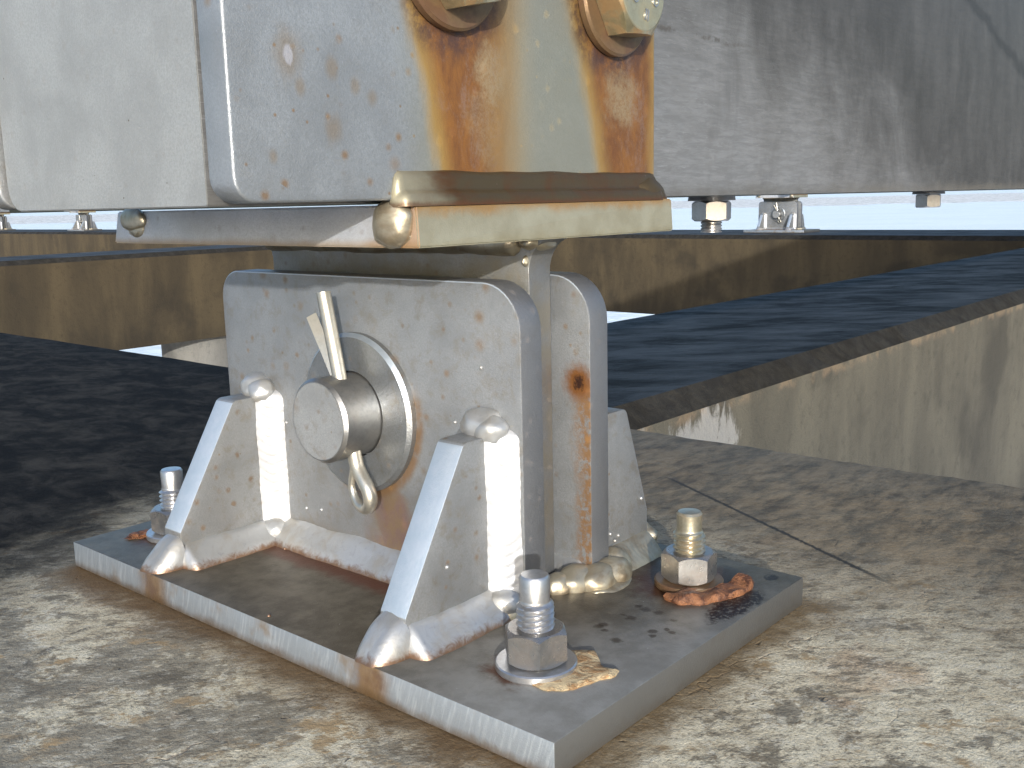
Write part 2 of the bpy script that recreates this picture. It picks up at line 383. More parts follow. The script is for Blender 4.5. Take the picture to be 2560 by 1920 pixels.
# fasteners
def mat_bolt(name, base, rough, rust, rustc=(0.30, 0.15, 0.06), metal=0.88):
    g = G(name)
    n = g.noise(3.0, 5, 0.65, 0.4); n2 = g.noise(14, 4, 0.65)
    c = g.mix(g.ss(n2, 0.4, 0.7, 0, 0.5), base, tuple(v * 0.7 for v in base))
    c = g.mix(g.mul(g.ss(n, 0.44, 0.62), rust), c, rustc)
    g.bump(n2, 0.12, 0.015)
    return g.set(color=c, metal=g.sub(metal, g.mul(g.ss(n, 0.44, 0.62), rust * 0.5)), rough=g.add(rough, g.mul(n2, 0.14)))
M['bolt'] = mat_bolt('zinc_steel', (0.60, 0.61, 0.63), 0.24, 0.08)
M['nut'] = mat_bolt('dull_nut_steel', (0.40, 0.40, 0.40), 0.22, 0.30, (0.24, 0.16, 0.10))
M['stud_gold'] = mat_bolt('yellowed_steel', (0.58, 0.55, 0.43), 0.26, 0.3)
M['rust_head'] = mat_bolt('rust_tinted_bolt', (0.55, 0.50, 0.33), 0.26, 0.72, (0.36, 0.19, 0.07))
M['rust_washer'] = mat_bolt('rusted_washer', (0.24, 0.155, 0.085), 0.38, 0.8, (0.11, 0.055, 0.030), metal=0.6)
M['head_face'] = mat_bolt('yellowed_head_face', (0.40, 0.385, 0.28), 0.26, 0.3, (0.30, 0.24, 0.12), metal=0.6)
M['pin'] = mat_bolt('turned_pin', (0.44, 0.445, 0.45), 0.30, 0.16, (0.30, 0.24, 0.15), metal=0.95)
M['pin_face'] = mat_steel('pin_end', base=(0.53, 0.535, 0.535), metal=0.5, rough=0.45, freckle=0.5, brown=0.45).mat
M['washer'] = mat_steel('pin_washer', base=(0.42, 0.43, 0.435), metal=0.8, rough=0.40, freckle=0.6, brown=0.55).mat
M['cotter'] = mat_bolt('split_pin_steel', (0.66, 0.64, 0.57), 0.28, 0.22, (0.42, 0.33, 0.2))

def mat_paste(name, c1, c2):
    g = G(name)
    n = g.noise(6, 5, 0.7, 0.5)
    c = g.mix(g.ss(n, 0.4, 0.62), c1, c2)
    g.bump(g.add(n, g.mul(g.noise(20, 3, 0.7), 0.5)), 0.8, 0.06)
    return g.set(color=c, rough=0.62)
M['paste_tan'] = mat_paste('tan_sealant', (0.58, 0.46, 0.28), (0.34, 0.20, 0.09))
M['paste_orange'] = mat_paste('rusty_sealant', (0.24, 0.10, 0.042), (0.085, 0.03, 0.013))
M['dark_gap'] = G('gap_grime').set(color=(0.012, 0.010, 0.009), rough=0.8)

# concrete
def concrete_near():
    g = G('weathered_concrete')
    big = g.noise(0.28, 5, 0.6, 0.5); mid = g.noise(1.2, 6, 0.65, 0.6, off=1.3); fine = g.noise(9, 4, 0.7)
    stretch = g.scale(g.P, 0.55, 1.6, 1.0)
    str_n = g.noise(1.1, 5, 0.68, 0.8, v=stretch, off=4.0)
    c = g.mix(g.ss(mid, 0.36, 0.62), (0.56, 0.485, 0.34), (0.78, 0.71, 0.53))
    lft = g.ss(g.add(g.y, g.mul(g.x, -0.3)), 0.5, 6.0)
    # grey damp-worn islands in the pale laitance, with crisp ragged shores, mostly to the left
    isl = g.add(g.noise(0.55, 8, 0.66, 0.35, off=6.0), g.mul(g.sub(lft, 0.55), 0.13))
    gcol = g.mix(g.ss(g.noise(1.6, 5, 0.7, off=31.0), 0.36, 0.62), (0.175, 0.155, 0.118), (0.31, 0.28, 0.215))
    c = g.mix(g.ss(isl, 0.505, 0.545, 0, 0.85), c, gcol)
    c = g.mix(g.mul(g.ss(isl, 0.485, 0.512), g.ss(isl, 0.530, 0.514)), c, g.mix(g.ss(fine, 0.4, 0.6), (0.68, 0.63, 0.50), (0.33, 0.26, 0.16)))
    # pinkish tan patches
    c = g.mix(g.ss(g.noise(0.42, 5, 0.6, off=9.0), 0.58, 0.68, 0, 0.6), c, (0.52, 0.35, 0.215))
    c = g.mix(g.ss(g.noise(3.2, 6, 0.75, off=12.0), 0.50, 0.68, 0, 0.6), c, (0.30, 0.25, 0.17))
    c = g.mix(g.ss(g.noise(14, 4, 0.75, off=14.0), 0.54, 0.70, 0, 0.55), c, (0.22, 0.18, 0.12))
    c = g.mix(g.mul(g.spots(13, 0.08, 0.26, 0.30), 0.7), c, (0.12, 0.095, 0.06))
    # a few hair cracks
    wv = g.t.nodes.new("ShaderNodeVectorMath"); wv.operation = 'ADD'
    nz_ = g.t.nodes.new("ShaderNodeTexNoise"); nz_.inputs["Scale"].default_value = 1.5; nz_.inputs["Detail"].default_value = 5
    g.t.links.new(g.P, nz_.inputs["Vector"])
    sc_ = g.t.nodes.new("ShaderNodeVectorMath"); sc_.operation = 'SCALE'; sc_.inputs["Scale"].default_value = 0.9
    g.t.links.new(nz_.outputs["Color"], sc_.inputs[0]); g.t.links.new(g.P, wv.inputs[0]); g.t.links.new(sc_.outputs[0], wv.inputs[1])
    ck = g.voro(0.62, 'DISTANCE_TO_EDGE', v=wv.outputs[0])["Distance"]
    ckm = g.mul(g.ss(ck, 0.012, 0.002), g.ss(g.noise(0.5, 3, 0.6, off=2.0), 0.50, 0.62))
    c = g.mix(g.mul(ckm, 0.4), c, (0.24, 0.14, 0.08))
    # dark blotches and pits
    bl = g.mul(g.ss(g.add(str_n, g.mul(g.sub(fine, 0.5), 0.12)), 0.60, 0.72), 0.8)
    c = g.mix(bl, c, (0.085, 0.072, 0.056))
    smd = g.mul(g.ss(g.noise(1.7, 6, 0.75, 0.4, off=15.0), 0.59, 0.70), 0.8)
    c = g.mix(smd, c, (0.06, 0.052, 0.042))
    pit = g.mul(g.mx(g.spots(2.2, 0.04, 0.13, 0.45, v=wv.outputs[0]), g.spots(5.0, 0.05, 0.16, 0.35, v=wv.outputs[0])), 0.75)
    c = g.mix(pit, c, (0.07, 0.06, 0.05))
    c = g.mix(g.mul(g.spots(8, 0.06, 0.2, 0.3, v=wv.outputs[0]), 0.6), c, (0.10, 0.085, 0.06))
    # scattered dark scuffs, damp marks and grit, drawn out across the pour
    uv_ = g.vec(g.mul(g.sub(g.x, g.y), 0.40), g.mul(g.add(g.x, g.y), 0.85), g.z)
    mk = g.noise(1.9, 7, 0.78, 0.3, v=uv_, off=41.0)
    c = g.mix(g.ss(mk, 0.53, 0.60, 0, 0.75), c, (0.125, 0.105, 0.075))
    mk2 = g.noise(6.5, 6, 0.8, 0.2, v=uv_, off=43.0)
    c = g.mix(g.ss(mk2, 0.525, 0.60, 0, 0.7), c, (0.16, 0.13, 0.09))
    c = g.mix(g.ss(mk2, 0.47, 0.40, 0, 0.45), c, (0.80, 0.75, 0.62))
    c = g.mix(g.ss(g.noise(26, 4, 0.8, off=44.0), 0.52, 0.60, 0, 0.5), c, (0.14, 0.115, 0.08))
    c = g.mix(g.mul(g.ss(mk, 0.48, 0.43), g.ss(g.noise(1.1, 4, 0.6, off=47.0), 0.52, 0.62)), c, (0.40, 0.29, 0.16))
    # brown wash fading to the back, right of the bracket
    back = g.ss(g.add(g.x, g.mul(g.sub(big, 0.5), 4.0)), 4.0, 9.0)
    c = g.mix(g.mul(back, 0.86), c, g.mix(g.ss(g.mul(g.add(str_n, g.noise(2.6, 5, 0.7, off=17.0, v=stretch)), 0.5), 0.40, 0.60), (0.048, 0.037, 0.024), (0.215, 0.160, 0.095)))
    # near-black ground beyond the bracket, towards the left
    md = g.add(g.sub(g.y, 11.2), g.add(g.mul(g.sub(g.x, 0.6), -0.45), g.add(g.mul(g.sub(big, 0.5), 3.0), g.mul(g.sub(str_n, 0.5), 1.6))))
    darkening = g.ss(g.add(md, g.mul(g.sub(mid, 0.5), 3.0)), -2.6, 1.6)
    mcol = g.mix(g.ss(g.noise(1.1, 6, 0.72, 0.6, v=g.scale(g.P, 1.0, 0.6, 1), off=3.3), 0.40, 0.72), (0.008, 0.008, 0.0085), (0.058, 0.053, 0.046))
    c = g.mix(g.mul(darkening, 0.995), c, mcol)
    # rust wash at the foot of the base plate
    fx = g.m('ABSOLUTE', g.add(g.x, 0.0)); iny = g.mul(g.ss(g.y, -0.3, 0.3), g.ss(g.y, 10.3, 9.9))
    rw = g.mul(g.mul(g.ss(g.add(g.mul(g.x, -1.0), g.mul(g.sub(mid, 0.5), 1.1)), 0.80, 0.05), iny), g.ss(g.x, 0.5, 0.2))
    c = g.mix(g.mul(rw, 0.9), c, (0.12, 0.066, 0.022))
    rw2 = g.mul(g.mul(g.ss(g.y, 0.6, 0.3), g.ss(g.add(g.mul(g.y, -1.0), g.mul(g.sub(mid, 0.5), 1.1)), 0.75, 0.05)), g.mul(g.ss(g.x, -0.2, 0.3), g.ss(g.x, 6.2, 5.7)))
    c = g.mix(g.mul(rw2, 0.85), c, (0.15, 0.095, 0.038))
    # one long crack running out behind the bracket
    cl = g.m('ABSOLUTE', g.sub(g.y, g.add(4.98, g.add(g.mul(g.sub(g.x, 10.17), 1.895), g.mul(g.sub(fine, 0.5), 0.25)))))
    c = g.mix(g.mul(g.ss(cl, 0.14, 0.03), g.mul(g.ss(g.x, 10.3, 10.1), g.ss(g.x, 7.0, 7.6))), c, (0.03, 0.027, 0.022))
    sp = g.spots(8, 0.02, 0.06, 0.3)
    c = g.mix(g.mul(sp, g.sub(0.7, g.mul(darkening, 0.45))), c, (0.7, 0.7, 0.7))
    h = g.add(g.mul(mid, 0.6), g.add(g.mul(fine, 0.35), g.add(g.mul(g.noise(34, 3, 0.7), 0.22), g.mul(g.mx(g.mul(ckm, 0.35), pit), -0.6))))
    g.bump(h, 0.55, 0.10)
    return g.set(color=c, rough=g.add(0.78, g.mul(darkening, 0.1)), spec=g.sub(0.4, g.mul(darkening, 0.33)))
M['concrete'] = concrete_near()

def concrete_far(name, wall, wall2, top, top2, chamfer_dark=True, pale=False, topk=1.0):
    g = G(name)
    v = g.noise(0.22, 5, 0.62, 0.4, v=g.scale(g.P, 1, 1, 0.25)); f = g.noise(1.6, 5, 0.7, 0.4); b = g.noise(0.12, 4, 0.6)
    c = g.mix(g.ss(v, 0.34, 0.66), wall, wall2)
    c = g.mix(g.ss(f, 0.5, 0.72, 0, 0.5), c, tuple(q * 0.6 for q in wall))
    c = g.mix(g.ss(b, 0.52, 0.66, 0, 0.6), c, tuple(q * 0.5 for q in wall))
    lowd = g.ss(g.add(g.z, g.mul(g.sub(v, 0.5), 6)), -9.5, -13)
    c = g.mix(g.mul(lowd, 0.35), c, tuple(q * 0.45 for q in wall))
    if pale:                                         # scraped pale patch near the junction
        d = g.add(g.m('POWER', g.m('DIVIDE', g.sub(g.x, 19.3), 2.6), 2.0), g.m('POWER', g.m('DIVIDE', g.sub(g.z, -2.35), 1.25), 2.0))
        d = g.add(d, g.mul(g.sub(g.noise(1.3, 6, 0.72, 0.6, v=g.scale(g.P, 1, 1, 0.45)), 0.5), 4.0))
        c = g.mix(g.ss(d, 0.95, 0.45, 0, 0.85), c, (0.30, 0.295, 0.28))
        d2 = g.add(g.m('POWER', g.m('DIVIDE', g.sub(g.x, 15.6), 1.2), 2.0), g.add(g.m('POWER', g.m('DIVIDE', g.sub(g.z, -1.6), 0.6), 2.0), g.mul(g.sub(f, 0.5), 3.0)))
        c = g.mix(g.ss(d2, 0.95, 0.4, 0, 0.7), c, (0.26, 0.245, 0.22))
        rim = g.mul(g.ss(g.z, -0.98, -1.06), g.mul(g.ss(g.add(g.z, g.mul(g.sub(f, 0.5), 0.6)), -1.45, -1.15), g.ss(g.noise(0.8, 4, 0.7), 0.42, 0.6)))
        c = g.mix(g.mul(rim, 0.3), c, (0.36, 0.25, 0.15))
    st = g.noise(0.38, 6, 0.68, 0.4, v=g.vec(g.mul(g.sub(g.x, g.y), 0.45), g.add(g.x, g.y), g.z), off=2.0)
    tcol = g.mix(g.ss(st, 0.36, 0.74), top, top2)
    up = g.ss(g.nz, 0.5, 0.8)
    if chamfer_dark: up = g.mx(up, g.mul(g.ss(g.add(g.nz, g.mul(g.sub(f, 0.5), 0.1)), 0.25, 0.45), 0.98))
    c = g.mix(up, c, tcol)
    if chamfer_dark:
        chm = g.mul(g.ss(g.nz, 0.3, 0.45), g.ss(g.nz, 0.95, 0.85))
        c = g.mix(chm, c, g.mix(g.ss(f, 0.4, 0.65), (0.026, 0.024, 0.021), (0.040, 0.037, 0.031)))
    g.bump(g.add(f, g.mul(g.noise(6, 4, 0.7), 0.5)), 0.5, 0.15)
    return g.set(color=c, rough=g.sub(0.85, g.mul(up, 0.22)), spec=g.sub(0.4, g.mul(up, g.mul(g.ss(st, 0.36, 0.74, 1.0, 0.55), 0.38))))
M['cross_beam'] = concrete_far('dark_topped_concrete', (0.066, 0.060, 0.045), (0.112, 0.102, 0.076), (0.014, 0.0145, 0.015), (0.060, 0.062, 0.064), pale=True)  # near-black top colour stands in for grazing light falling off
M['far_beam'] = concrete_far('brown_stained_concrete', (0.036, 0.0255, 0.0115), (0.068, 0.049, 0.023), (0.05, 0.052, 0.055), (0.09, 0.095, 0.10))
M['pile'] = concrete_far('grey_pile_concrete', (0.20, 0.19, 0.17), (0.26, 0.25, 0.22), (0.3, 0.3, 0.28), (0.3, 0.3, 0.28), chamfer_dark=False)

g = G('glare_white_sea', 1.0)
w = g.noise(0.05, 5, 0.6, 0.3, v=g.scale(g.P, 1, 1, 1))
c = g.mix(g.ss(g.noise(0.004, 4, 0.6), 0.4, 0.6), (0.96, 0.95, 0.91), (1.0, 0.99, 0.96))  # near-white base colour stands in for glare on the water
g.bump(w, 0.4, 6.0)
M['sea'] = g.set(color=c, rough=0.25)
g = G('pale_shore', 1.0)
n = g.noise(0.02, 6, 0.75, 0.4)
c = g.mix(g.ss(n, 0.40, 0.62), (0.5, 0.5, 0.46), (0.9, 0.89, 0.86))
M['shore'] = g.set(color=c, rough=0.9)

# ------------------------------------------------------------------ mesh helpers (drawing units in, metres out)
def finish(bm, name, mat, parent=None, smooth_angle=35, mats=None, origin=None):
    o_ = Vector(origin) if origin else Vector((0, 0, 0))
    bmesh.ops.recalc_face_normals(bm, faces=bm.faces)
    for v in bm.verts: v.co = (v.co - o_) * S
    me = bpy.data.meshes.new(name)
    bm.to_mesh(me); bm.free()
    me.polygons.foreach_set("use_smooth", [True] * len(me.polygons))
    me.set_sharp_from_angle(angle=R(smooth_angle))
    for mm in (mats or [mat]): me.materials.append(mm)
    ob = bpy.data.objects.new(name, me)
    col.objects.link(ob)
    if parent is not None:
        ob.parent = parent
        pl = Vector((0, 0, 0)); q = parent
        while q is not None: pl += q.location; q = q.parent
        ob.location = o_ * S - pl
    else:
        ob.location = o_ * S
    return ob

def tag(o, label, cat, group=None, kind=None):
    if label: o['label'] = label
    if cat: o['category'] = cat
    if group: o['group'] = group
    if kind: o['kind'] = kind
    return o

def thing(name, label, cat, loc, group=None):
    o = bpy.data.objects.new(name, None)
    o.empty_display_size = 0.02
    col.objects.link(o)
    o.location = Vector(loc) * S
    return tag(o, label, cat, group)

def poly_prism(pts, axis, lo, hi, bev=0.015, bm=None, seg=2):
    """extrude an outline (in the two axes other than AXIS) from lo to hi"""
    own = bm is None
    b = bmesh.new()
    def P(u, v, w):
        return {0: (w, u, v), 1: (u, w, v), 2: (u, v, w)}[axis]
    vs = [b.verts.new(P(u, v, lo)) for u, v in pts]
    f = b.faces.new(vs)
    r = bmesh.ops.extrude_face_region(b, geom=[f])
    for v in [e for e in r['geom'] if isinstance(e, bmesh.types.BMVert)]:
        c = list(v.co); c[axis] = hi; v.co = c
    bmesh.ops.recalc_face_normals(b, faces=b.faces)
    if bev:
        es = [e for e in b.edges if len(e.link_faces) == 2 and e.calc_face_angle(0) > R(30)]
        bmesh.ops.bevel(b, geom=es, offset=bev, segments=seg, affect='EDGES', profile=0.5)
    if own: return b
    merge(bm, b); return bm

def merge(dst, src, mi=0):
    me = bpy.data.meshes.new("tmp"); src.to_mesh(me); src.free()
    n = len(dst.faces)
    dst.from_mesh(me); bpy.data.meshes.remove(me)
    dst.faces.ensure_lookup_table()
    if mi:
        for f in dst.faces[n:]: f.material_index = mi

def rounded(corners, segs=8):
    """corners: (u, v, radius) in order, returns the outline with rounded corners"""
    out = []
    n = len(corners)
    for i, (u, v, r) in enumerate(corners):
        p = Vector((u, v)); a = Vector(corners[i - 1][:2]); b = Vector(corners[(i + 1) % n][:2])
        if r <= 0: out.append((u, v)); continue
        d1 = (a - p).normalized(); d2 = (b - p).normalized()
        ang = d1.angle(d2); t = r / math.tan(ang / 2)
        c = p + (d1 + d2).normalized() * (r / math.sin(ang / 2))
        s0 = p + d1 * t - c; s1 = p + d2 * t - c
        a0 = math.atan2(s0.y, s0.x); da = math.atan2(s1.y, s1.x) - a0
        while da > math.pi: da -= 2 * math.pi
        while da < -math.pi: da += 2 * math.pi
        for k in range(segs + 1):
            q = a0 + da * k / segs
            out.append((c.x + r * math.cos(q), c.y + r * math.sin(q)))
    return out

def frame(axis):
    axis = Vector(axis).normalized()
    a = Vector((0, 0, 1)) if abs(axis.z) < 0.9 else Vector((1, 0, 0))
    u = axis.cross(a).normalized(); v = axis.cross(u).normalized()
    return u, v, axis

def lathe(profile, center, axis=(0, 0, 1), n=48, bm=None, jitter=0.0, seed=0):
    """profile: (radius, height) list; closes its ends"""
    b = bmesh.new()
    u, v, w = frame(axis); c = Vector(center)
    rings = []
    for (r, h) in profile:
        if r < 1e-6:
            rings.append([b.verts.new(c + w * h)])
        else:
            ring = []
            for k in range(n):
                a = 2 * math.pi * k / n
                p = c + w * h + (u * math.cos(a) + v * math.sin(a)) * r
                if jitter: p += (u * math.cos(a) + v * math.sin(a)) * jitter * mnoise.noise(p * 6 + Vector((seed, 0, 0)))
                ring.append(b.verts.new(p))
            rings.append(ring)
    for A, B in zip(rings, rings[1:]):
        if len(A) == 1 and len(B) == 1: continue
        for k in range(n):
            k2 = (k + 1) % n
            if len(A) == 1: b.faces.new((A[0], B[k], B[k2]))
            elif len(B) == 1: b.faces.new((A[k], A[k2], B[0]))
            else: b.faces.new((A[k], A[k2], B[k2], B[k]))
    if bm is None: return b
    merge(bm, b); return bm

def hexnut(af, h, hole, center, axis=(0, 0, 1), rot=0.0, top_face=False, both=True):
    """hexagonal nut or head with turned chamfers; HOLE 0 gives a bolt head"""
    b = bmesh.new()
    u, v, w = frame(axis); c = Vector(center)
    n = 72
    rin = af / 2 * 0.95
    rings = [[] for _ in range(6)]
    for k in range(n):
        a = 2 * math.pi * k / n
        q = (a % (math.pi / 3)) - math.pi / 6
        Rr = af / 2 / math.cos(q)
        ch = (Rr - rin) * 0.75
        d = u * math.cos(a + rot) + v * math.sin(a + rot)
        rr = max(hole, 1e-4)
        for i, (rad, hh) in enumerate(((rr, 0), (rin, 0), (Rr, ch if both else 0.004), (Rr, h - ch), (rin, h), (rr, h))):
            rings[i].append(b.verts.new(c + d * rad + w * hh))
    for A, B in zip(rings, rings[1:]):
        for k in range(n):
            k2 = (k + 1) % n
            b.faces.new((A[k], A[k2], B[k2], B[k]))
    if hole > 0:
        for k in range(n):
            k2 = (k + 1) % n
            b.faces.new((rings[5][k], rings[5][k2], rings[0][k2], rings[0][k]))
    else:
        bmesh.ops.remove_doubles(b, verts=b.verts, dist=0.0005)
    return b

def tube(path, r, n=12, caps=True, rfun=None, half=None, bm=None):
    """sweep a round (or, with HALF = flat-side direction, half-round) section along a path"""
    b = bmesh.new()
    pts = [Vector(p) for p in path]
    rings = []
    for i, p in enumerate(pts):
        t = (pts[min(i + 1, len(pts) - 1)] - pts[max(i - 1, 0)]).normalized()
        rr = rfun(i / (len(pts) - 1)) * r if rfun else r
        if half:
            f = half[i]; f = (f - t * f.dot(t)).normalized(); s_ = t.cross(f).normalized()
            ring = []
            for k in range(n):
                a = math.pi * k / (n - 1)
                ring.append(b.verts.new(p + s_ * math.cos(a) * rr - f * math.sin(a) * rr * 0.95))
        else:
            if i == 0: u, v, _ = frame(t)
            else:
                u = (u - t * u.dot(t)).normalized(); v = t.cross(u)
            ring = [b.verts.new(p + (u * math.cos(2 * math.pi * k / n) + v * math.sin(2 * math.pi * k / n)) * rr) for k in range(n)]
        rings.append(ring)
    for A, B in zip(rings, rings[1:]):
        for k in range(n):
            k2 = (k + 1) % n
            b.faces.new((A[k], A[k2], B[k2], B[k]))
    if caps:
        b.faces.new(rings[0]); b.faces.new(list(reversed(rings[-1])))
    if bm is None: return b
    merge(bm, b); return bm

def bead(p0, p1, r, seed=0, ripple=0.03, pitch=0.10, wob=0.10, n=18, taper=0.16, sag=0.0, squash=None):
    """a weld bead laid in a corner from p0 to p1: scalloped, uneven, with rounded ends"""
    p0, p1 = Vector(p0), Vector(p1)
    L = (p1 - p0).length
    t = (p1 - p0) / L
    u, v, _ = frame(t)
    N = max(24, int(L / 0.018))
    b = bmesh.new()
    rings = []
    for i in range(N + 1):
        s_ = i / N * L
        e = min(s_, L - s_) / taper
        k = 1.0 if e >= 1 else math.sqrt(max(0.0, 1 - (1 - e) ** 2))
        ring = []
        for j in range(n):
            a = 2 * math.pi * j / n
            d = u * math.cos(a) + v * math.sin(a)
            q = Vector((s_ * 1.6 + seed * 7.3, math.cos(a) * 0.8, math.sin(a) * 0.8))
            rr = r * (1 + wob * mnoise.noise(q) * 1.6 + 0.02 * mnoise.noise(q * 4))
            arc = s_ + 0.10 * math.cos(2 * (a + seed)) + 0.05 * mnoise.noise(q * 2)
            rr += ripple * r * (1 - abs(math.sin(math.pi * arc / pitch))) * -1
            ring.append(b.verts.new(p0 + t * s_ + d * max(rr * k, 0.002)))
        rings.append(ring)
    for A, B in zip(rings, rings[1:]):
        for j in range(n):
            j2 = (j + 1) % n
            b.faces.new((A[j], A[j2], B[j2], B[j]))
    b.faces.new(rings[0]); b.faces.new(list(reversed(rings[-1])))
    return b

def weld_fillet(p0, p1, A, B, la, lb, seed=0, bul=0.82, rip=0.03, pitch=0.09, ends=0.16, n=14):
    """a corner weld: legs LA, LB along the two plate faces, a slightly crowned, rippled surface, rounded ends"""
    p0, p1, A, B = Vector(p0), Vector(p1), Vector(A), Vector(B)
    L = (p1 - p0).length; t = (p1 - p0) / L
    N = max(30, int(L / 0.013))
    b = bmesh.new(); rings = []
    for i in range(N + 1):
        s_ = i / N * L
        e = min(s_, L - s_) / ends
        k = 1.0 if e >= 1 else 0.15 + 0.85 * math.sqrt(max(0.0, 1 - (1 - e) ** 2))
        ring = [b.verts.new(p0 + t * s_ - (A + B) * 0.06)]
        for q in range(n):
            a = q / (n - 1) * math.pi / 2
            w = Vector((s_ * 1.5 + seed * 7.7, a * 0.8, seed))
            toe = 1 + 0.09 * mnoise.noise(w * 1.0) + 0.025 * mnoise.noise(w * 4.1) * abs(math.cos(2 * a))
            f = (1 - (1 - bul) * math.sin(2 * a)) * toe
            sp = s_ + 0.13 * math.sin(2 * a) + 0.04 * mnoise.noise(w * 2.3)
            f += rip * (math.sqrt(abs(math.sin(math.pi * sp / pitch))) - 0.7) * (0.4 + 0.6 * math.sin(2 * a))
            ring.append(b.verts.new(p0 + t * s_ + (A * la * math.cos(a) + B * lb * math.sin(a)) * f * k - (A + B) * 0.012))
        rings.append(ring)
    m_ = n + 1
    for R0, R1 in zip(rings, rings[1:]):
        for j in range(m_):
            b.faces.new((R0[j], R0[(j + 1) % m_], R1[(j + 1) % m_], R1[j]))
    b.faces.new(rings[0]); b.faces.new(list(reversed(rings[-1])))
    return b

def lump(c, rad, seed=0, amp=0.14, freq=1.6, rotz=0.0, sub=4):
    b = bmesh.new()
    bmesh.ops.create_icosphere(b, subdivisions=sub, radius=1.0)
    mz = Matrix.Rotation(rotz, 3, 'Z')
    for vv in b.verts:
        d = vv.co.normalized()
        k = 1 + amp * mnoise.noise(d * freq + Vector((seed * 3.1, seed, 0))) * 1.7 + amp * 0.12 * mnoise.noise(d * freq * 3 + Vector((0, seed, 5)))
        q = Vector((d.x * rad[0], d.y * rad[1], d.z * rad[2])) * k
        vv.co = Vector(c) + mz @ q
    return b

def copy_tree(o, off, label=None, group=None, parent=None):
    c = o.copy(); col.objects.link(c)
    if parent is not None: c.parent = parent
    else:
        c.location = o.location + Vector(off) * S
        if label: c['label'] = label
        if group: c['group'] = group
    for ch in list(o.children):
        copy_tree(ch, off, parent=c)
    return c

# ------------------------------------------------------------------ sea, shore
def sheet(name, x0, x1, y0, y1, z, mat):
    b = bmesh.new()
    b.faces.new([b.verts.new(p) for p in ((x0, y0, z), (x1, y0, z), (x1, y1, z), (x0, y1, z))])
    return finish(b, name, mat)
SEA_Z = -75.0
tag(sheet('sea', -60000, 300000, -200000, 300000, SEA_Z, M['sea']), None, None, kind='structure')
def far_shore():
    b = bmesh.new()
    rng = random.Random(3)
    # a low stony bank about 260 m off, square to the view
    fwd = Vector((0.743, 0.645, 0)).normalized(); rt = Vector((fwd.y, -fwd.x, 0))
    nu, nv = 160, 24
    grid = []
    for i in range(nu + 1):
        row = []
        for j in range(nv + 1):
            a = (i / nu - 0.5) * 26000
            dist = 7000 + j / nv * 9000 - a * 0.03 + 700 * mnoise.noise(Vector((a * 0.0006, 1.5, 0)))
            p = fwd * dist + rt * a
            h = -2 + 26 * (j / nv) ** 0.6 + 12 * (j > 0) * mnoise.noise(Vector((p.x * 0.004, p.y * 0.004, 0))) + 5 * (j > 0) * mnoise.noise(Vector((p.x * 0.02, p.y * 0.02, 4)))
            row.append(b.verts.new((p.x, p.y, SEA_Z + h)))
        grid.append(row)
    for i in range(nu):
        for j in range(nv):
            b.faces.new((grid[i][j], grid[i + 1][j], grid[i + 1][j + 1], grid[i][j + 1]))
    return finish(b, 'shore', M['shore'])
tag(far_shore(), None, None, kind='structure')

# ------------------------------------------------------------------ concrete beams of the substructure
ZC, ZB = -0.43, -13.05
def beam_profile(lo, hi, ch=0.55, top=ZC):
    return [(lo, ZB), (lo, top - ch), (lo + ch, top), (hi - ch, top), (hi, top - ch), (hi, ZB)]
def concrete_beam(name, pts, axis, lo, hi, mat, label):
    b = poly_prism(pts, axis, lo, hi, bev=0.0)
    o = finish(b, name, mat, smooth_angle=20, origin=None)
    return tag(o, label, 'concrete beam')
# near pile-cap beam that carries the bracket (its back arris is worn and uneven)
def near_beam():
    b = bmesh.new()
    ys = [-120 + 2.5 * k for k in range(44)] + [-10 + 0.25 * k for k in range(140)] + [25 + 2.5 * k for k in range(131)]
    prof = [(-8.2, ZB), (-8.2, ZC - 0.3), (-7.9, ZC), (-4, ZC), (0, ZC), (4, ZC), (8, ZC), (11, ZC), (13.55, ZC), (13.75, ZC - 0.06), (13.9, ZC - 0.25), (13.9, ZB)]
    rows = []
    for y in ys:
        row = []
        for k, (x, z) in enumerate(prof):
            j = 0.0; dz = 0.0
            if k in (8, 9, 10):
                j = 0.10 * mnoise.noise(Vector((y * 0.8, k * 0.2, 0))) + 0.06 * mnoise.noise(Vector((y * 3, 3, k * 0.4)))
                if 9.6 <= y <= 22.0: j = 0
            row.append(b.verts.new((x + j, y, z + dz)))
        rows.append(row)
    for A, B in zip(rows, rows[1:]):
        for k in range(len(prof)):
            k2 = (k + 1) % len(prof)
            b.faces.new((A[k], A[k2], B[k2], B[k]))
    b.faces.new(rows[0]); b.faces.new(list(reversed(rows[-1])))
    return tag(finish(b, 'concrete_beam', M['concrete'], smooth_angle=25), 'broad beige concrete beam the rusty bracket is bolted to, cracked and black at left', 'concrete beam')
near_beam()
concrete_beam('concrete_beam', beam_profile(9.6, 22.3, 0.62, ZC - 0.004), 0, 13.6, 129.5, M['cross_beam'], 'grey concrete cross beam with black top and pale scraped patch, running off to the right')
concrete_beam('concrete_beam', beam_profile(129.5, 151.5, 0.6), 1, -130, 420, M['far_beam'], 'farthest brown concrete beam, crossing behind and carrying the small far brackets')
concrete_beam('concrete_beam', beam_profile(121.2, 134.5, 0.6, ZC - 0.004), 0, 13.6, 129.8, M['far_beam'], 'brown stained concrete beam at left behind the black ground')
b = lathe([(0, -40), (5.2, -40), (5.2, ZB + 40 - 40 + 0.0), (0, ZB)], (75.5, 127.8, 0), n=48)
b.free()
b = lathe([(0, SEA_Z - 4), (5.4, SEA_Z - 4), (5.4, ZB + 0.02), (0, ZB + 0.02)], (75.6, 128.0, 0), n=48)
tag(finish(b, 'concrete_pile', M['pile']), 'pale grey round concrete pile under the brown beam, beside a bright sliver of sea', 'pile')

